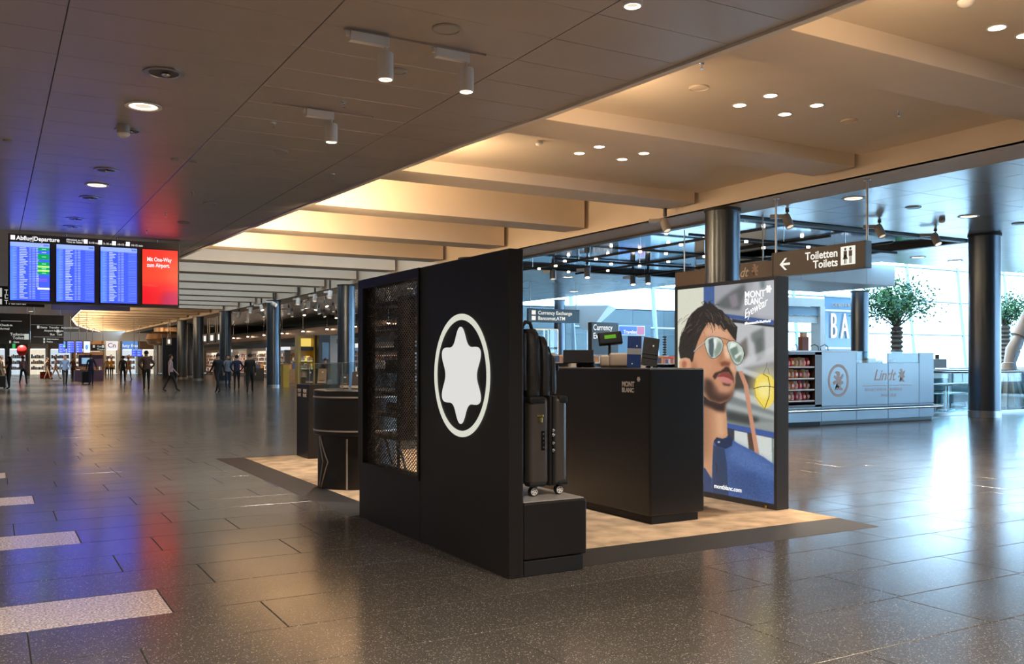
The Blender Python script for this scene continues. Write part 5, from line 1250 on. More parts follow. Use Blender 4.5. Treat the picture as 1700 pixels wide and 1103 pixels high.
# ---- bar front with tall lit letters
BYY = 26.0; bu = lambda u: BYY * (SN + CS * (u - 850) / F) / (CS - SN * (u - 850) / F)
br = thing('bar_portal', 'pale bar portal with a blue glass panel and tall white letters', 'bar', (29, BYY, 0))
mb = MB(); mb.box(bu(1285), bu(1369), BYY, BYY + .5, 3.62, 3.95); mb.box(bu(1362), bu(1370), BYY, BYY + .5, 0, 3.62); mb.box(bu(1270), bu(1285), BYY, BYY + .5, 0, 3.95); mb.build('portal_frame', 'plinth_top', br)
box('lintel_panel', 'blue_grey', br, bu(1285) + .02, bu(1362), BYY + .1, BYY + .14, 3.25, 3.6)
box('blind', 'plinth_top', br, bu(1285) + .02, bu(1362), BYY + .15, BYY + .18, 2.95, 3.25)
pm('bar_blue', (.11, .22, .33), .12)
for i, (z0, z1) in enumerate(((.05, 1.9), (1.98, 3.45), (3.53, 4.05))): box('glass_panel', 'bar_blue', br, bu(1371), bu(1432), BYY + .05, BYY + .08, z0, z1)
for z in (1.9, 3.45, 4.05): box('rail', 'steel_dull', br, bu(1371), bu(1432), BYY + .02, BYY + .1, z, z + .08)
for i, (s, u) in enumerate((('B', 1384), ('A', 1402.5), ('R', 1423))):
    text(s, 1.5, 'letter_white', br, (bu(u), BYY - .01, 2.35), '-Y', .02, sx=.48, align='CENTER')
text('CENTER', .2, 'sign_soft', br, (bu(1384) - .1, BYY - .01, 3.66), '-Y', .01, spacing=1.7)
box('counter_slab', 'steel_dull', br, bu(1285), bu(1362), BYY + .3, BYY + .6, 1.0, 1.06)
box('plinth_wall', 'white_paint', br, bu(1285), bu(1362), BYY + .35, BYY + .55, 0, 1.0)

# ---- trees
def tree(name, label, x, y, zc, rx, rz, trunk_r, n, seed, pot=True):
    t = thing(name, label, 'tree', (x, y, 0)); R = random.Random(seed)
    MB().lathe([(.42, 0), (.52, .05), (.55, .8), (.5, .8), (.48, .7), (0, .7)], 28, (x, y, 0)).build('pot', 'bark', t, smooth=40)
    prof = []; z = .7; k = 0
    while z < zc - rz * .45: prof += [(trunk_r * (1.25 if k % 2 == 0 else .85), z)]; z += .09; k += 1
    prof.append((0, z)); MB().lathe(prof, 14, (x, y, 0)).build('trunk', 'bark', t, smooth=60)
    br_ = MB(); tips = []
    for i in range(26):
        a_ = R.uniform(0, 6.28); e = R.uniform(-.35, 1.3); L = R.uniform(.6, 1.0)
        tip = Vector((x + rx * L * math.cos(a_) * math.cos(e), y + rx * L * math.sin(a_) * math.cos(e), zc + rz * L * math.sin(e))); base = Vector((x, y, zc - rz * .5)); mid = (base + tip) / 2 + Vector((0, 0, .15 * rz))
        br_.tube([base, mid, tip], .02, 5, rs=[.035, .02, .006]); tips += [tip, mid, (mid + tip) / 2]
    br_.build('branches', 'bark', t)
    lv = MB()
    for i in range(n):
        c = R.choice(tips) + Vector((R.gauss(0, rx * .16), R.gauss(0, rx * .16), R.gauss(0, rz * .16)))
        s = R.uniform(.05, .10); d_ = Vector((R.gauss(0, 1), R.gauss(0, 1), R.gauss(-.4, .6))).normalized(); n_ = d_.cross(Vector((R.gauss(0, 1), R.gauss(0, 1), R.gauss(0, 1)))).normalized(); up = d_.cross(n_)
        lv.cur = 1 if R.random() < .22 else 0
        lv.add([c, c + d_ * s + n_ * s * .42 + up * s * .1, c + d_ * s * 2.2, c + d_ * s - n_ * s * .42 + up * s * .1], [(0, 1, 2), (0, 2, 3)])
    lv.build('foliage', ['leaf', 'leaf_light'], t, kind='stuff', fixn=False)
tree('indoor_tree', 'large leafy indoor tree with a ribbed trunk by the bar', 30.1, 23.0, 3.35, 1.5, 1.35, .2, 3200, 2)
tree('indoor_tree', 'smaller indoor tree half hidden by the railing column', 38.6, 24.0, 3.45, 1.1, 1.05, .2, 1800, 4)

# ---- glass railing, white strut, furniture in the atrium
rl = thing('glass_railing', 'glass railing with steel handrail right of the chocolate counter', 'railing', (27, 14.75, 0))
for i in range(8): box('glass_panel', 'rail_glass', rl, 20.05 + i * 2 + .015, 22.05 + i * 2 - .015, 14.85, 14.87, .07, 1.08)
MB().tube([(20.0, 14.86, 1.13), (36.1, 14.86, 1.13)], .04, 10).build('handrail', 'steel', rl, smooth=50)
box('base_shoe', 'steel_dull', rl, 20.0, 36.1, 14.82, 14.90, .0, .075)
sx_, sy_ = 27.4, 16.9
sp_ = thing('strut_column', 'white leaning tubular strut on a fluted cast foot at the right edge', 'column', (sx_, sy_, 0))
MB().lathe([(.52, 0), (.44, .3), (.28, .9), (.2, 1.35), (0, 1.4)], 32, (sx_, sy_, 0)).build('foot', 'white_paint', sp_, smooth=40)
for i in range(14):
    a_ = 2 * math.pi * i / 14; MB().tube([(sx_ + .54 * math.cos(a_), sy_ + .54 * math.sin(a_), .03), (sx_ + .3 * math.cos(a_), sy_ + .3 * math.sin(a_), .92)], .035, 6).build('flute', 'white_paint', sp_, smooth=60)
MB().tube([(sx_, sy_, 1.25), (sx_ + .12, sy_ - .06, 1.75), (sx_ + .3, sy_ - .15, 2.15)], .17, 14, rs=[.16, .22, .17]).build('knuckle', 'white_paint', sp_, smooth=60)
MB().tube([(sx_ + .3, sy_ - .15, 2.15), (sx_ + 1.55, sy_ - .8, 4.6)], .27, 20).build('tube', 'white_paint', sp_, smooth=50)
MB().cyl((sx_ + .12, sy_ - .25), .06, 1.70, 1.76, 12).build('pin', 'steel', sp_)
rgb('seat_teal', (36, 74, 84), .5)
for i, (x, y, l) in enumerate(((25.0, 17.8, 'dark lounge seat behind the railing next to the chocolate counter'), (26.3, 18.2, 'dark lounge seat behind the railing left of the column'), (29.4, 18.4, 'dark lounge seat behind the railing right of the column'), (30.9, 18.9, 'dark lounge seat beside the white strut'))):
    o = thing('lounge_seat', l, 'seat', (x, y, 0)); MB().box(x - .45, x + .45, y - .4, y + .4, .12, .42).build('cushion', 'seat_teal', o, bevel=.04, seg=3); MB().box(x - .45, x + .45, y + .28, y + .42, .43, .86).build('backrest', 'seat_teal', o, bevel=.04, seg=3)
    for sx2 in (-.38, .38):
        for sy2 in (-.33, .33): MB().cyl((x + sx2, y + sy2), .02, 0, .12, 8).build('leg', 'steel', o)
for i, (x, y, l) in enumerate(((22.9, 16.3, 'long wooden topped bar table behind the railing'), (24.6, 16.7, 'second wooden topped bar table behind the railing'))):
    o = thing('bar_table', l, 'table', (x, y, 0)); box('table_top', 'wood', o, x - .7, x + .7, y - .3, y + .3, .72, .76, bevel=.005)
    for sx2 in (-.5, .5): MB().cyl((x + sx2, y), .035, .02, .72, 10).build('leg', 'steel', o); 
    for sx2 in (-.5, .5): MB().cyl((x + sx2, y), .2, 0, .02, 16).build('foot_plate', 'steel', o)
x, y = 28.0, 19.9; o = thing('coffee_machine', 'dark coffee machine on a pale stand beyond the railing', 'coffee machine', (x, y, 0))
box('stand', 'white_paint', o, x - .5, x + .5, y - .3, y + .3, 0, 1.12, bevel=.01); box('body', 'dark_grey', o, x - .38, x + .38, y - .22, y + .22, 1.12, 1.48, bevel=.03); box('cup_tray', 'steel', o, x - .36, x + .36, y - .28, y - .2, 1.14, 1.17); MB().cyl((x - .2, y), .05, 1.48, 1.6, 10).build('hopper', 'dark_grey', o); MB().cyl((x + .15, y), .07, 1.48, 1.62, 10).build('hopper', 'dark_grey', o)

lp = thing('added_partition', 'low dark teal partition added to hide the bright floor beyond the railing', 'partition', (29, 21.2, 0))  # invented to block the bright atrium floor behind the railing
for i in range(6): box('partition_panel', 'seat_teal', lp, 24.2 + i * 2, 26.2 + i * 2 - .03, 21.1, 21.2, .05, 1.0, bevel=.01)
box('top_rail', 'steel_dull', lp, 24.2, 36.2, 21.08, 21.22, 1.0, 1.05); box('base_rail', 'dark_grey', lp, 24.2, 36.2, 21.1, 21.2, 0, .05)

# ---- currency exchange booth
eb = thing('exchange_booth', 'currency exchange booth with dark sign panel and blue red logo', 'booth', (25, 34, 0))
EY = 34.0; eu = lambda u: EY * (SN + CS * (u - 850) / F) / (CS - SN * (u - 850) / F)
box('sign_panel', 'sign_grey', eb, eu(976), eu(1020), EY - .3, EY, 0, 3.16, bevel=.01); box('back_panel', 'blue_grey', eb, eu(1020), eu(1080), EY - .02, EY + .2, 0, 3.12)
text('Currency\nExchange', .38, 'letter_white', eb, (eu(978.5), EY - .302, 2.80), '-Y', .002, bold=.003, sx=.72)
rgb('logo_blue', (92, 116, 190), .4); rgb('logo_red', (206, 110, 128), .4); 
p0, p1 = atY(1026.5, 540.5, EY - .02), atY(1070, 557.5, EY - .02)
lg = box('logo_plate', 'white_plastic', eb, p0.x, p1.x, EY - .05, EY - .021, p1.z, p0.z)
xm2 = p0.x + (p1.x - p0.x) * .70
box('logo_field', 'logo_blue', lg, p0.x + .03, xm2 - .02, EY - .055, EY - .05, p1.z + .03, p0.z - .03); box('logo_field', 'logo_red', lg, xm2, p1.x - .03, EY - .055, EY - .05, p1.z + .03, p0.z - .03)
text('Travelex', .24, 'letter_white', lg, (p0.x + .27, EY - .056, p1.z + .08), '-Y', .002, bold=.003, sx=.9)
box('desk', 'dark_grey', eb, eu(1020), eu(1080), EY - .6, EY - .02, 0, 1.1); 
# funnel shaped white lamp canopy in the background
o = thing('funnel_canopy', 'white funnel shaped canopy hanging behind the exchange booth', 'canopy', (26.8, 40.5, 3.2))
p = atY(985, 505, 40.0)
MB().lathe([(.25, 0), (1.9, 1.25), (1.9, 1.32), (.2, .1)], 4, (p.x, p.y + .5, 3.05), closed=True).build('shell', 'white_paint', o); MB().cyl((p.x, p.y + .5), .08, 0, 3.1, 10).build('mast', 'white_paint', o); MB().cyl((p.x, p.y + .5), .3, 0, .04, 16).build('foot_plate', 'steel_dull', o)

# ---- sweets displays standing behind the cash counter
def goods(parent, x0, x1, y0, y1, z, rows, cols, hmax, seed, mats):
    R = random.Random(seed); m_ = MB()
    for i in range(cols):
        for j in range(rows):
            m_.cur = R.randrange(len(mats)); w_, d_ = (x1 - x0) / cols, (y1 - y0) / rows; h_ = R.uniform(.5, 1) * hmax
            x, y = x0 + i * w_, y0 + j * d_; m_.box(x + w_ * .06, x + w_ * .94, y + d_ * .06, y + d_ * .94, z, z + h_)
    return m_.build('goods', mats, parent, kind='stuff', fixn=False)
for i, c in enumerate(((206, 84, 92), (232, 150, 140), (226, 190, 160), (150, 116, 170), (240, 214, 190), (120, 70, 70), (240, 170, 90), (90, 110, 160), (250, 240, 230))): rgb('sweet_%d' % i, c, .35)
SW = ['sweet_%d' % i for i in range(9)]
def gondola(name, label, x0, x1, y, dep, shelves, seed, top=None, mats=SW, frame='white_paint', cols=14):
    t = thing(name, label, 'shelf', ((x0 + x1) / 2, y + dep / 2, 0))
    box('plinth', frame, t, x0, x1, y, y + dep, 0, .12); box('back_panel', frame, t, x0, x1, y + dep - .04, y + dep, .12, shelves[-1] + (.3 if top is None else top))
    for s in (x0, x1 - .03): box('side_panel', frame, t, s, s + .03, y, y + dep - .04, .12, shelves[-1])
    for k, z in enumerate(shelves):
        box('shelf', frame, t, x0 + .03, x1 - .03, y, y + dep - .04, z - .03, z); goods(t, x0 + .04, x1 - .04, y + .03, y + dep - .06, z, 2, cols, .2, seed + k, mats)
    return t
gy = 20.5; gu = lambda u, Y: Y * (SN + CS * (u - 850) / F) / (CS - SN * (u - 850) / F)
gondola('sweets_shelf', 'pink and red sweets shelf seen over the left of the cash counter', gu(868, gy), gu(948, gy), gy, .8, [.35, .7, 1.05, 1.38], 20, .25)
gondola('sweets_shelf', 'orange sweets shelf behind the till and display pole', gu(956, 22.5), gu(1045, 22.5), 22.5, .8, [.35, .7, 1.05, 1.36], 30, .25)
gondola('sweets_shelf', 'pale sweets shelf seen between the counter items and the poster', gu(1082, 19.5), gu(1140, 19.5), 19.5, .8, [.35, .7, 1.05, 1.34], 40, .22)
# glass food cabinet with fruit
gy2 = 25.0; xa, xb = gu(888, gy2), gu(926, gy2)
o = thing('glass_cabinet', 'glass cabinet with warm lit frame above the sweets shelf', 'cabinet', ((xa + xb) / 2, gy2, 0))
box('base', 'wood', o, xa, xb, gy2, gy2 + .6, 0, 1.62)
for x in (xa, xb, xa + (xb - xa) * .4):
    for y in (gy2, gy2 + .6): box('post', 'steel', o, x - .012, x + .012, y - .012, y + .012, 1.62, 2.42)
for y in (gy2, gy2 + .6): box('top_rail', 'lamp_pearl', o, xa, xb, y - .012, y + .012, 2.42, 2.445)
box('front_pane', 'acrylic', o, xa, xb, gy2 - .004, gy2, 1.62, 2.42)
for i, (f_, c, l) in enumerate(((.55, 'leaf_light', 'green fruit in the glass cabinet'), (.68, 'yellow_panel', 'left yellow fruit in the glass cabinet'), (.82, 'yellow_panel', 'right yellow fruit in the glass cabinet'))):
    x = xa + (xb - xa) * f_; f2 = thing('fruit', l, 'fruit', (x, gy2 + .25, 1.62)); MB().lathe([(0, 0), (.035, .01), (.058, .07), (.05, .13), (.02, .16), (0, .15)], 16, (x, gy2 + .25, 1.62)).build('flesh', c, f2, smooth=60); MB().cyl((x, gy2 + .25), .006, 1.77, 1.80, 6).build('stem', 'bark', f2)
# spiral rack of sunglasses by the windows
x, y = gu(1104, 24.0), 24.0; o = thing('twist_stand', 'dark stacked twist stand seen left of the poster edge', 'stand', (x, y, 0))
MB().cyl((x, y), .25, 0, .03, 20).build('base', 'dark_grey', o); MB().cyl((x, y), .02, .03, 2.25, 8).build('pole', 'dark_grey', o)
for k in range(9): MB().lathe([(.02, 0), (.075, .01), (.075, .05), (.02, .06)], 12, (x, y, 1.5 + k * .085), closed=True).build('bead', 'dark_grey', o, smooth=50)

# =================================================================== LEFT AND FAR HALL
# wayfinding signs
Y_ = 45.0; wu = lambda u, Y: Y * (SN + CS * (u - 850) / F) / (CS - SN * (u - 850) / F)
def zv(u, v, Y): return atY(u, v, Y).z
hang_sign('hanging_sign', 'black wayfinding sign at the left picture edge with toilet symbols', wu(-20, Y_), wu(50, Y_), Y_, zv(30, 571, Y_), zv(30, 521, Y_), .2,
          (('Check-in', .28, .58, .13), ('Arrival', .28, .46, .13), ('Toiletten', .52, .27, .17), ('Toilets', .58, .15, .17), ('Gate', .6, .03, .11)), boxes=((.86, .97, .14, .33), (.5, .54, .02, .1), (.3, .8, .745, .755)))
hang_sign('hanging_sign', 'black wayfinding sign with arrows right of the toilet symbols sign', wu(51.5, Y_), wu(106.5, Y_), Y_ + .3, zv(80, 571, Y_), zv(80, 523, Y_), .2,
          (('Gates  Transfer  Airport Center', .28, .54, .12), ('Bus  Taxi', .58, .30, .13), ('Airport lounges', .40, .43, .12), ('Information', .48, .14, .1), ('Police', .48, .05, .1)), boxes=((.19, .26, .53, .63), (.78, .86, .40, .50), (.38, .43, .12, .2), (.38, .43, .03, .1), (.0, 1.0, .655, .66), (.08, 1.0, .235, .24)))
Y2 = 30.0
hang_sign('hanging_sign', 'black hanging transfer sign partly behind the departure board', wu(-25, Y2), wu(74, Y2), Y2, zv(30, 509, Y2), zv(30, 476, Y2), .2, (('Transfer', .32, .62, .17), ('Departure', .32, .38, .17), ('Transfer', .32, .10, .17)), boxes=((.20, .28, .45, .9), (.20, .28, .08, .35)))
rgb('sign_navy', (22, 30, 84), .4)
Y3 = 33.0
t = hang_sign('hanging_sign', 'navy blue hanging band below the departure board', wu(86, Y3), wu(216, Y3), Y3, zv(150, 515, Y3), zv(150, 503, Y3), .2, (), 'sign_navy')
Y5 = 75.0
hang_sign('hanging_sign', 'small black far sign right of the small blue screens', wu(150.5, Y5), wu(174, Y5), Y5, zv(160, 583, Y5), zv(160, 572, Y5), .2, (('Gates', .45, .55, .22), ('Trains', .45, .1, .22)), boxes=((.15, .3, .5, .9), (.8, .95, .5, .9)))
# small screens far off
Y4 = 70.0
for i, (ua, ub, k_i) in enumerate(((97, 109.5, 0), (111, 123.5, 1), (125, 137, 2), (138.5, 150, 3))):
    xa, xb = wu(ua, Y4), wu(ub, Y4); za, zb = zv(ua, 585.5, Y4), zv(ua, 567, Y4)
    o = thing('hanging_screen', ('Leftmost small blue timetable screen far down the hall', 'Second small blue timetable screen far down the hall', 'Third small blue timetable screen far down the hall', 'Small white screen with a blue shape far down the hall')[i], 'screen', ((xa + xb) / 2, Y4, za))
    box('cabinet', 'sign_black', o, xa, xb, Y4, Y4 + .12, za - .03, zb + .06); MB().cyl(((xa + xb) / 2, Y4 + .06), .025, zb + .06, hang_z((xa + xb) / 2, Y4) + .003, 6).build('hanger', 'steel_dull', o)
    if k_i < 3: p = timetable(k_i == 0)
    else: p = Paint(60, 80, (214, 228, 250)); p.ell(28, 42, 17, 20, (60, 100, 220), 1.5); p.ell(40, 30, 8, 8, (90, 130, 230), 1)
    printed('screen_picture', 'screen_print', o, Vector((xa + .03, Y4 - .004, za)), Vector((xb - xa - .06, 0, 0)), Vector((0, 0, zb - za)), 20, 30, (lambda p: lambda s, t: p.sample(s * p.w, (1 - t) * p.h))(p))
for i, (ua, ub) in enumerate(((219, 226.5), (227.5, 235.5))):
    Yq = 80.0; xa, xb = wu(ua, Yq), wu(ub, Yq); za, zb = zv(ua, 592, Yq), zv(ua, 580, Yq)
    o = thing('hanging_screen', ('Left of two tiny blue screens near the rounded shop corner', 'Right of two tiny blue screens near the rounded shop corner')[i], 'screen', ((xa + xb) / 2, Yq, za)); box('cabinet', 'sign_black', o, xa, xb, Yq, Yq + .1, za, zb)
    MB().cyl(((xa + xb) / 2, Yq + .05), .025, zb, hang_z((xa + xb) / 2, Yq) + .003, 6).build('hanger', 'steel_dull', o); p = timetable(False); printed('screen_picture', 'screen_print', o, Vector((xa + .02, Yq - .004, za + .02)), Vector((xb - xa - .04, 0, 0)), Vector((0, 0, zb - za - .04)), 10, 16, (lambda p: lambda s, t: p.sample(s * p.w, (1 - t) * p.h))(p))
# promotional stand in front of the far shops
rgb('lilac', (128, 118, 190), .4); rgb('lilac_dark', (66, 58, 110), .4); rgb('peach', (240, 196, 160), .4)
Yp = 73.0; xa, xb = wu(124, Yp), wu(172, Yp)
o = thing('promotion_stand', 'lilac and peach promotional stand in the middle of the far hall', 'stand', ((xa + xb) / 2, Yp, 0))
box('base', 'lilac', o, xa, xb, Yp, Yp + .8, 0, .75); box('counter_band', 'peach', o, xa + .4, xb - .3, Yp - .1, Yp + .9, .76, 1.0); box('back_wall', 'lilac_dark', o, xa + .3, xb, Yp + .5, Yp + .8, 1.0, 1.85)
MB().prism([(0, 1.0), (xb - xa - 1.2, 1.0), (xb - xa - 1.2, 1.25), (.6, 1.55), (0, 1.6)], lambda a_, b_, d_: Vector((xb - a_, Yp + .5 - d_, b_)), 0, .12).build('swoosh_panel', 'lilac', o)
box('header', 'peach', o, xa + .2, xb, Yp + .45, Yp + .85, 1.86, 2.1); em('kiosk_screen', (.35, .6, .85), .8); box('monitor', 'kiosk_screen', o, xa + .5, xa + 1.2, Yp + .46, Yp + .5, 1.2, 1.65)
# shop fronts along the far wall
em('shop_glow_w', (1.0, .86, .68), 1.1); em('shop_glow_c', (.80, .90, 1.0), 1.0); em('shop_fascia_b', (.16, .36, .85), .8); em('shop_fascia_w', (.95, .95, .95), .9)  # glowing back walls stand in for lit shop interiors
FY = 108.0
fronts = [(-14, 12, 'shop_glow_c', 'blue_grey', None, 'pale glazed shop front at the far left edge of the hall'), (12, 46, 'shop_glow_c', 'teal_wall', None, 'blue grey far shop front beside the leftmost one'), (46, 80, 'shop_glow_w', 'white_paint', None, 'brightly lit far shop front with cream interior'), (80, 122, 'shop_glow_c', 'teal_wall', None, 'far shop front left of the lilac stand'), (122, 172, 'shop_glow_w', 'bronze', None, 'far shop front behind the lilac stand'), (172, 199, 'shop_glow_w', 'white_paint', 'shop_fascia_w', 'far shop front under the white fascia'), (199, 232, 'shop_glow_c', 'blue_grey', 'shop_fascia_b', 'far shop front under the blue fascia'), (232, 262, 'shop_glow_w', 'bronze', None, 'far shop front beside the rounded corner')]
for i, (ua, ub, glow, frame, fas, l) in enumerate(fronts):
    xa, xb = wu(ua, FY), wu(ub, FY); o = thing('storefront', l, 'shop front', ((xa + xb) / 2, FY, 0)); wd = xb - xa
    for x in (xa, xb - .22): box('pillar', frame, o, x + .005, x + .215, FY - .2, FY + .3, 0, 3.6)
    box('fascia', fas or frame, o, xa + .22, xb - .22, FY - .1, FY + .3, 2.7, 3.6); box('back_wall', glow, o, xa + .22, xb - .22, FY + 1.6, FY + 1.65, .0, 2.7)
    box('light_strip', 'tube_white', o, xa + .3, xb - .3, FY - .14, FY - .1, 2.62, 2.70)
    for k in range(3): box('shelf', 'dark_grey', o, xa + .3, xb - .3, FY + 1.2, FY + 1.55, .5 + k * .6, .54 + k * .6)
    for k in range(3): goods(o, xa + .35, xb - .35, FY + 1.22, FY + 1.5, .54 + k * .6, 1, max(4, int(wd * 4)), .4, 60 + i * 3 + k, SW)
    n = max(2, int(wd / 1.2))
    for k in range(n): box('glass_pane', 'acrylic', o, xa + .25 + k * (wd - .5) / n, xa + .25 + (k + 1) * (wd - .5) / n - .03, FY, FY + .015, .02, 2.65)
    if fas == 'shop_fascia_w': 
        text('Cn', .7, 'logo_red', o, ((xa + xb) / 2, FY - .11, 2.9), '-Y', .004, align='CENTER', bold=.01)
    if fas == 'shop_fascia_b': text('duty free', .5, 'letter_white', o, ((xa + xb) / 2, FY - .11, 2.95), '-Y', .004, align='CENTER')
o = thing('exit_sign', 'small green exit sign on the far left', 'sign', (wu(23, 100), 100, 2.5)); box('plate', 'exit_green', o, wu(20.5, 100), wu(25.5, 100), 100, 100.05, zv(23, 579, 100), zv(23, 571, 100)); MB().cyl((wu(23, 100), 100.02), .02, zv(23, 571, 100), ZC, 6).build('hanger', 'steel_dull', o)
# rounded bronze shop corner
rcx, rcy = 15.6, 92.0
o = thing('rounded_shop_corner', 'rounded bronze bulkhead and glass corner of the far shop', 'shop front', (rcx, rcy, 0))
MB().lathe([(2.2, 2.9), (2.75, 3.05), (2.95, 3.5), (2.75, 4.0), (2.2, 4.2), (2.2, 4.59)], 48, (rcx, rcy, 0)).build('bulkhead', 'bronze', o, smooth=40)
MB().lathe([(2.15, .1), (2.15, 2.9)], 48, (rcx, rcy, 0)).build('glass_drum', 'acrylic', o, smooth=40); MB().lathe([(2.25, 0), (2.25, .1)], 48, (rcx, rcy, 0)).build('kick_ring', 'steel_dull', o)
for k in range(12):
    a_ = 2 * math.pi * k / 12; MB().cyl((rcx + 2.17 * math.cos(a_), rcy + 2.17 * math.sin(a_)), .05, .1, 2.9, 8).build('post', 'steel_dull', o)
MB().lathe([(1.2, 0), (1.2, 2.7)], 24, (rcx, rcy, 0)).build('core', 'shop_glow_w', o)
Yn = 84.0; o = thing('navy_wall_panel', 'navy blue shop wall right of the rounded bronze corner', 'wall panel', (14, Yn, 0)); box('panel', 'navy', o, wu(270, Yn), wu(294, Yn), Yn, Yn + .3, 0, 3.45); box('cornice', 'bronze', o, wu(268, Yn), wu(296, Yn), Yn - .1, Yn + .3, 3.46, 3.75)
Yq = 80.0; t = hang_sign('hanging_sign', 'small pale hanging sign before the navy shop wall', wu(276.5, Yq), wu(285, Yq), Yq, zv(280, 573, Yq), zv(280, 562, Yq), .1, (), 'plinth_top'); box('pictogram', 'sign_light', t, wu(278.5, Yq), wu(282.5, Yq), Yq - .004, Yq - .001, zv(280, 571, Yq), zv(280, 564, Yq))
# gate number signs between the columns
for i, (ua, ub, s) in enumerate(((336, 344, 'A'), (346, 357, '+'), (359, 369, 'B'))):
    Xs = 13.9; pa, pb = atX(ua, 560, Xs), atX(ub, 560, Xs); o = thing('gate_sign', '%s lit letter sign hanging between the far columns' % ('Leftmost', 'Middle', 'Rightmost')[i], 'sign', (Xs, pa.y, 2.6))
    box('panel', 'sign_grey', o, Xs, Xs + .12, pb.y, pa.y, 2.75, 3.45); 
    box('pictogram', 'sign_light', o, Xs - .004, Xs - .001, pb.y + (pa.y - pb.y) * .25, pb.y + (pa.y - pb.y) * .7, 2.9, 3.3)
    for y in (pb.y + .1, pa.y - .1): MB().cyl((Xs + .06, y), .03, 3.45, ZC, 6).build('hanger', 'white_plastic', o)
# ---- shops behind the columns
sb_ = thing('shop_bulkhead', 'copper coloured bulkhead band over the far shop', 'bulkhead', (20, 60, 3.2), kind='structure')
box('band', 'bronze', sb_, 19.6, 19.9, 44.5, 104, 3.15, 3.75); box('lower_band', 'black_matte', sb_, 19.62, 19.85, 44.5, 104, 2.85, 3.145); box('soffit', 'dark_grey', sb_, 19.9, 25, 44.5, 104, 3.5, 3.55)
for i in range(10):
    y = 48 + i * 5.4; t = thing('bulkhead_lamp', '%s warm lamp along the copper bulkhead counted from the kiosk' % ORD[i].capitalize(), 'lamp', (19.4, y, 3.7), 'lamps along the copper bulkhead')
    MB().lathe([(0, 0), (.09, 0), (.09, .1), (0, .1)], 14, (19.4, y, 3.5)).build('bulb', 'lamp_hot', t); MB().cyl((19.4, y), .015, 3.6, ZC, 6).build('stem', 'steel_dull', t)
    MB().lathe([(.1, .06), (.13, .06), (.13, .16), (.1, .16)], 14, (19.4, y, 3.5), closed=True).build('shade', 'dark_grey', t)
WARES = ['sweet_%d' % i for i in range(9)] + ['shop_glow_w', 'gold']  # some goods glow by themselves to look lit
def side_shelf(label, y0, y1, x, seed, zs=(.4, .75, 1.1, 1.45, 1.8), back='shop_glow_w', hdr=None):
    t = thing('shop_shelf', label, 'shelf', (x + .3, (y0 + y1) / 2, 0), 'wall shelves of the far shop')
    box('plinth', 'dark_grey', t, x, x + .6, y0, y1, 0, .3); box('back_panel', back, t, x + .56, x + .6, y0, y1, .3, 2.3)
    for s in (y0, y1 - .04): box('side_panel', 'white_paint', t, x, x + .56, s, s + .04, .3, 2.3)
    box('header', hdr or 'white_paint', t, x, x + .6, y0, y1, 2.3, 2.55)
    R = random.Random(seed)
    for k, z in enumerate(zs):
        box('shelf', 'white_paint', t, x, x + .55, y0 + .04, y1 - .04, z - .03, z); m_ = MB(); n = int((y1 - y0) * 6)
        for i in range(n):
            m_.cur = R.randrange(len(WARES)); w_ = (y1 - y0 - .1) / n; m_.box(x + .03, x + .3, y0 + .05 + i * w_ + .01, y0 + .05 + (i + 1) * w_ - .01, z, z + R.uniform(.12, .28))
        m_.build('goods', WARES, t, kind='stuff', fixn=False)
em('shop_glow_dim', (1.0, .72, .48), .35); em('shop_glow_blue', (.35, .55, .75), .35)
for i in range(9):
    y0 = 47 + i * 6.2
    side_shelf('%s lit wall shelf of the far shop counted from the kiosk' % ORD[i].capitalize(), y0, y0 + 5.6, 20.2 + (i % 2) * .3, 200 + i * 7, back=('shop_glow_dim', 'shop_glow_blue', 'shop_glow_w')[i % 3], hdr=('white_paint', 'shop_fascia_w', 'bronze')[i % 3])
for i, (x, y, l) in enumerate(((16.5, 50.5, 'low sales table between the yellow cabinet and the shop wall'), (16.8, 58, 'second low sales table in the far shop'), (16.6, 67, 'third low sales table in the far shop'), (16.2, 76, 'farthest low sales table in the far shop'), (17.2, 43.5, 'low sales table nearest behind the acrylic cases'))):
    o = thing('sales_table', l, 'table', (x, y, 0)); box('body', 'wood' if i % 2 else 'dark_grey', o, x - .5, x + .5, y - .9, y + .9, 0, .9, bevel=.01); goods(o, x - .48, x + .48, y - .86, y + .86, .9, 7, 4, .38, 300 + i, WARES)
# yellow cabinet and cash machine
Ya = 48.0; au = lambda u: wu(u, Ya)
o = thing('yellow_cabinet', 'tall yellow lit cabinet with gold goods behind the acrylic cases', 'cabinet', (au(508), Ya, 0)); za = zv(508, 557, Ya)
mb = MB(); mb.box(au(495), au(499.5), Ya, Ya + .6, 0, za); mb.box(au(521), au(523), Ya, Ya + .6, 0, za); mb.box(au(499.5), au(521), Ya + .55, Ya + .6, 0, za); mb.box(au(499.5), au(521), Ya, Ya + .55, za - .15, za); mb.build('body', 'yellow_panel', o)
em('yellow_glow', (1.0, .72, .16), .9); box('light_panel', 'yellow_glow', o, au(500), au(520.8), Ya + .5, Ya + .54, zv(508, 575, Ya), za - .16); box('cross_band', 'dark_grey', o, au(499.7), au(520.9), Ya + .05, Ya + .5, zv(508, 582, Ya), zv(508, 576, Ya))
for k in range(3): box('shelf', 'gold', o, au(499.7), au(520.9), Ya + .02, Ya + .5, .55 + k * .42, .58 + k * .42); goods(o, au(500.5), au(520), Ya + .05, Ya + .4, .581 + k * .42, 2, 6, .3, 400 + k, ['gold', 'yellow_glow', 'sweet_6', 'sweet_4'])  # part of the goods glow to look lit
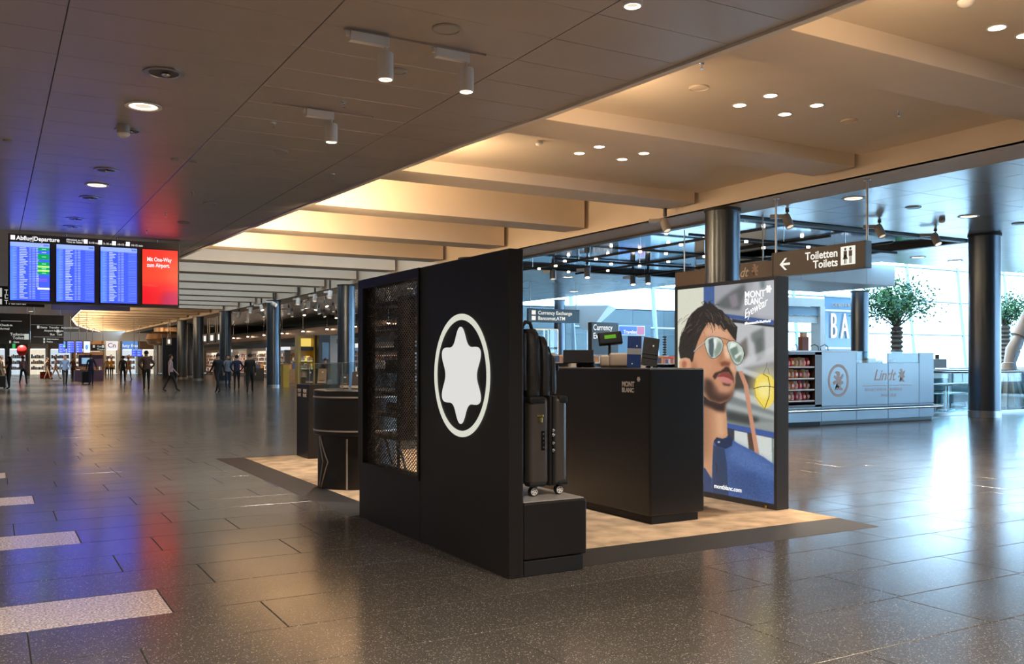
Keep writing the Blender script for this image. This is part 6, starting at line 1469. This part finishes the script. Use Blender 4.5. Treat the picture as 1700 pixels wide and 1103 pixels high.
o = thing('yellow_pillar', 'low yellow display block beside the second column', 'display block', (au(474), Ya, 0)); box('block', 'yellow_panel', o, au(470), au(480), Ya, Ya + .5, 0, 1.2, bevel=.01); box('top_cap', 'wood', o, au(469.5), au(480.5), Ya - .02, Ya + .52, 1.2, 1.25)
o = thing('cash_machine', 'dark grey cash machine with a pale metal side door behind the acrylic cases', 'cash machine', (au(540), Ya - .5, 0)); za = zv(540, 557, Ya)
box('body', 'sign_grey', o, au(524.5), au(543), Ya - .5, Ya + .3, 0, za, bevel=.01); box('screen', 'black_gloss', o, au(530), au(541), Ya - .52, Ya - .501, 1.5, za - .4); box('door', 'plinth_top', o, au(543.2), au(561), Ya - .5, Ya + .3, 0, za, bevel=.008); box('keypad', 'dark_grey', o, au(554), au(559), Ya - .515, Ya - .501, za - .45, za - .2); box('side_panel', 'blue_grey', o, au(561.2), au(573), Ya - .4, Ya + .3, 0, za - .05)

# =================================================================== PEOPLE AND LUGGAGE
for nm, c in dict(skin=(196, 146, 118), skin_d=(150, 104, 80), hair_dark=(34, 26, 24), hair_brown=(70, 48, 36), hair_grey=(150, 146, 140), jeans=(38, 44, 62), black_cloth=(26, 24, 26), navy_cloth=(34, 42, 74), cream_cloth=(206, 192, 170), grey_cloth=(128, 132, 142), pink_cloth=(206, 150, 158), blue_cloth=(120, 150, 196), yellow_cloth=(206, 160, 50), brown_cloth=(92, 66, 54), rose_cloth=(190, 160, 160), beige_cloth=(170, 150, 120), tan_cloth=(150, 120, 96), shoe=(30, 26, 24)).items():
    noisy(nm, srgb(c), .08, 8, .75)
def person(label, u, v, face, h=1.72, top='black_cloth', legs='jeans', hair='hair_dark', pose='stand', long_hair=False, skin='skin', sleeves=True, bulk=1.0):
    """one continuous skinned body, feet at the floor point under pixel (u, v); face = heading in degrees (0 looks along +Y)"""
    p = at(u, v, 0.0); s = h / 1.75
    o = thing('person', label, 'person', (p.x, p.y, 0))
    st_ = .30 if pose == 'walk' else .05
    J = {}
    J['pel'] = (0, 0, .95, .125); J['sp1'] = (0, .01, 1.10, .125); J['sp2'] = (0, .0, 1.30, .145); J['sp3'] = (0, -.01, 1.43, .10); J['nk'] = (0, .0, 1.50, .052); J['hd0'] = (0, .03, 1.58, .072); J['hd1'] = (0, .03, 1.66, .088); J['hd2'] = (0, .02, 1.72, .062)
    J['nose'] = (0, .125, 1.62, .014)
    for sd, k in ((-1, 'l'), (1, 'r')):
        f = sd * st_
        J['hip' + k] = (.09 * sd, 0, .90, .092); J['kn' + k] = (.10 * sd, f * .5 + .02, .50, .062); J['an' + k] = (.10 * sd, f - .02, .09, .042); J['to' + k] = (.115 * sd, f + .14, .03, .034)
        J['sh' + k] = (.17 * sd, -.005, 1.41, .062)
        if pose == 'walk': el, wr, ha = (.23 * sd, -f * .35, 1.13, .043), (.24 * sd, -f * .7 + .1, .90, .031), (.24 * sd, -f * .8 + .14, .83, .034)
        elif pose == 'phone': el, wr, ha = (.24 * sd, .02, 1.13, .043), (.14 * sd, .24, 1.18, .031), (.09 * sd, .30, 1.22, .034)
        elif pose == 'bag': el, wr, ha = ((.33 * sd, -.05, 1.16, .045), (.22 * sd, .08, 1.00, .033), (.17 * sd, .14, .98, .036))
        elif pose == 'pull' and sd > 0: el, wr, ha = (.24, -.10, 1.15, .043), (.27, -.18, .93, .031), (.28, -.20, .85, .034)
        else: el, wr, ha = (.24 * sd, -.02, 1.13, .043), (.25 * sd, .03, .90, .031), (.25 * sd, .05, .82, .034)
        J['el' + k], J['wr' + k], J['ha' + k] = el, wr, ha
        J['fi' + k] = (ha[0], ha[1] + .02, ha[2] - .07, .020); J['th' + k] = (ha[0] - .03 * sd, ha[1] + .045, ha[2] - .02, .013)
    names = list(J); E = [('pel', 'sp1'), ('sp1', 'sp2'), ('sp2', 'sp3'), ('sp3', 'nk'), ('nk', 'hd0'), ('hd0', 'hd1'), ('hd1', 'hd2'), ('hd0', 'nose')]
    for k in 'lr': E += [('pel', 'hip' + k), ('hip' + k, 'kn' + k), ('kn' + k, 'an' + k), ('an' + k, 'to' + k), ('sp3', 'sh' + k), ('sh' + k, 'el' + k), ('el' + k, 'wr' + k), ('wr' + k, 'ha' + k), ('ha' + k, 'fi' + k), ('ha' + k, 'th' + k)]
    me = bpy.data.meshes.new('b'); me.from_pydata([Vector(J[n][:3]) for n in names], [(names.index(a_), names.index(b_)) for a_, b_ in E], [])
    ob = bpy.data.objects.new('b', me); COL.objects.link(ob); ob.modifiers.new('s', 'SKIN'); sv = me.skin_vertices[0].data
    for i, n in enumerate(names):
        r = J[n][3] * (bulk if n[:2] in ('sp', 'pe', 'hi', 'sh') else 1); sv[i].radius = (r, r * (.78 if n[:2] in ('sp', 'pe') else 1)); sv[i].use_root = (n == 'pel')
    ob.modifiers.new('u', 'SUBSURF').levels = 1
    bpy.context.view_layer.update(); m2 = bpy.data.meshes.new_from_object(ob.evaluated_get(bpy.context.evaluated_depsgraph_get()))
    bpy.data.objects.remove(ob); bpy.data.meshes.remove(me)
    for q in (skin, top, legs, 'shoe'): m2.materials.append(M[q])
    for f in m2.polygons:
        c = f.center; arm = abs(c.x) > .195 and c.z > .7
        if c.z > 1.49: f.material_index = 0
        elif pose == 'phone' and c.y > .21 and c.z > 1.0: f.material_index = 0
        elif arm: f.material_index = (0 if c.z < .90 or (not sleeves and c.z < 1.30) else 1)
        elif c.z > .93: f.material_index = 1
        elif c.z > .085: f.material_index = 2
        else: f.material_index = 3
        f.use_smooth = True
    zmin = min(v_.co.z for v_ in m2.vertices)
    R = Matrix.Rotation(math.radians(-face), 4, 'Z') @ Matrix.Scale(s, 4) @ Matrix.Translation((0, 0, -zmin + .001))
    m2.transform(R); m2.name = 'body'; link('body', m2, o)
    hm = MB(); W = Matrix.Translation(p) @ R
    pr = [(math.radians(a_)) for a_ in range(-20, 91, 10)]; P = []; n = 16
    for a_ in pr:
        for i in range(n):
            b_ = 2 * math.pi * i / n; low = .7 if math.sin(b_) > .3 and a_ < .6 else 1.0
            P.append(W @ Vector((.098 * math.cos(a_) * math.cos(b_) * low, .02 + .108 * math.cos(a_) * math.sin(b_) * low - .012, 1.665 + .118 * math.sin(a_))))
    hm.add(P, [(j * n + i, j * n + (i + 1) % n, (j + 1) * n + (i + 1) % n, (j + 1) * n + i) for j in range(len(pr) - 1) for i in range(n)])
    if long_hair: hm.tube([W @ Vector((0, -.04, 1.70)), W @ Vector((0, -.085, 1.56)), W @ Vector((0, -.10, 1.40)), W @ Vector((0, -.09, 1.28))], .07, 10, rs=[.08 * s, .085 * s, .075 * s, .02 * s])
    hm.build('hair', hair, o, smooth=60)
    return o, p, R
def along(u, v): return at(u, v, 0)
person('person in cream shirt and beige trousers at the left picture edge', 3, 643, 60, 1.72, 'cream_cloth', 'beige_cloth', 'hair_grey')
person('person with long dark hair in black trousers at the left picture edge', 15, 646, -60, 1.66, 'black_cloth', 'black_cloth', 'hair_dark', 'phone', True, sleeves=False)
o, p, R = person('person in grey top and jeans with a pink backpack', 38.5, 638, 20, 1.70, 'grey_cloth', 'jeans', 'hair_brown', 'walk')
b = thing('day_pack', 'pink and grey day pack on the back of the person in grey', 'backpack', p + Vector((0, 0, .95)))
m = Matrix.Translation(p) @ R; MB().box(-.14, .14, -.30, -.135, 1.0, 1.42, m).build('sack', 'pink_cloth', b, bevel=.05, seg=3, smooth=60); MB().box(-.10, .10, -.345, -.30, 1.03, 1.22, m).build('pocket', 'grey_cloth', b, bevel=.02)
person('person in dark waistcoat and light blue shirt walking towards the viewer', 108, 641, 175, 1.74, 'blue_cloth', 'black_cloth', 'hair_grey', 'walk', bulk=1.15)
o, p, R = person('person in navy suit pulling a black trolley case', 151, 639, -15, 1.80, 'navy_cloth', 'navy_cloth', 'hair_brown', 'pull')
def trolley(label, q, s=1.0, mat='black_cloth', az=0.2):
    t = thing('rolling_case', label, 'suitcase', q); m = Matrix.Translation(q) @ Matrix.Rotation(az, 4, 'Z') @ Matrix.Scale(s, 4)
    MB().box(-.22, .22, -.13, .13, .06, .66, m).build('shell', mat, t, bevel=.03, seg=3); MB().tube([m @ Vector((-.12, .11, .64)), m @ Vector((-.12, .11, 1.0)), m @ Vector((.12, .11, 1.0)), m @ Vector((.12, .11, .64))], .012, 6).build('pull_handle', 'steel_dull', t)
    for a_ in (-.17, .17):
        for b_ in (-.09, .09): MB().ball(m @ Vector((a_, b_, .03)), .03 * s, .03 * s, .03 * s, 10, 6).build('wheel', 'rubber', t)
trolley('black rolling case beside the person in the navy suit', at(143, 637.5, 0), 1.15)
trolley('dark rolling case at the left picture edge', at(1, 645, 0), 1.0)
person('person in yellow jacket before the far shops', 185, 627, 160, 1.70, 'yellow_cloth', 'jeans', 'hair_dark')
person('person in dark clothes walking away right of the yellow jacket', 204, 636, 10, 1.74, 'black_cloth', 'black_cloth', 'hair_dark', 'walk')
person('tall person in dark brown coat with elbows out before the rounded corner', 243, 648, 0, 1.90, 'brown_cloth', 'black_cloth', 'hair_dark', 'bag', bulk=1.3)
person('person in pale rose top before the navy shop wall', 283, 650, 90, 1.70, 'rose_cloth', 'black_cloth', 'hair_brown', 'walk', bulk=1.15)
person('person in black coat left of the dark coated group', 362, 652, -20, 1.74, 'black_cloth', 'black_cloth', 'hair_dark', 'walk', bulk=1.35)
person('person in grey jacket in the middle of the dark coated group', 378, 645, 170, 1.72, 'grey_cloth', 'jeans', 'hair_brown', 'stand')
person('person in dark navy jacket in the dark coated group', 393, 647, 10, 1.70, 'navy_cloth', 'black_cloth', 'hair_dark', 'bag', bulk=1.2)
person('person in black coat right in the dark coated group', 415, 652, 15, 1.74, 'black_cloth', 'black_cloth', 'hair_dark', 'walk', bulk=1.35)
person('person in pale pink top far off left of the waistcoat', 92, 629, 80, 1.68, 'rose_cloth', 'tan_cloth', 'hair_brown', 'walk')
person('person in tan clothes far off left of the pale pink top', 79, 630, 120, 1.70, 'tan_cloth', 'beige_cloth', 'hair_brown', 'walk')
person('person in brown jacket just behind the waistcoat wearer', 121, 631, 150, 1.70, 'brown_cloth', 'black_cloth', 'hair_dark', 'stand')
person('person in orange brown jacket beside the yellow jacket', 178, 626, 200, 1.70, 'tan_cloth', 'jeans', 'hair_dark', 'stand')
person('person in tan coat before the blue fascia', 213, 631, 30, 1.70, 'tan_cloth', 'tan_cloth', 'hair_brown', 'walk')
person('person in black jacket using the cash machine', 540, 646, 5, 1.55, 'black_cloth', 'black_cloth', 'hair_dark', 'phone', bulk=1.2)
o = thing('red_balloon_sign', 'red round shop sign on a pole at the far left', 'sign', at(36.5, 626, 0)); q = at(36.5, 626, 0)
rgb('balloon_red', (206, 48, 52), .4); MB().cyl((q.x, q.y), .04, 0, 1.9, 8).build('pole', 'steel', o); MB().ball((q.x, q.y, 2.35), .42, .25, .5, 16, 10).build('disc', 'balloon_red', o, smooth=60); MB().cyl((q.x, q.y), .3, 0, .03, 14).build('foot_plate', 'steel_dull', o)
o = thing('red_bag', 'red shopping bag standing on the floor before the far shops', 'bag', at(76.5, 627.5, 0)); q = at(76.5, 627.5, 0)
box('body', 'balloon_red', o, q.x - .45, q.x + .45, q.y, q.y + .3, 0.001, .5, bevel=.03); MB().tube([(q.x - .2, q.y + .15, .48), (q.x - .15, q.y + .15, .68), (q.x + .15, q.y + .15, .68), (q.x + .2, q.y + .15, .48)], .02, 6).build('handle', 'balloon_red', o)
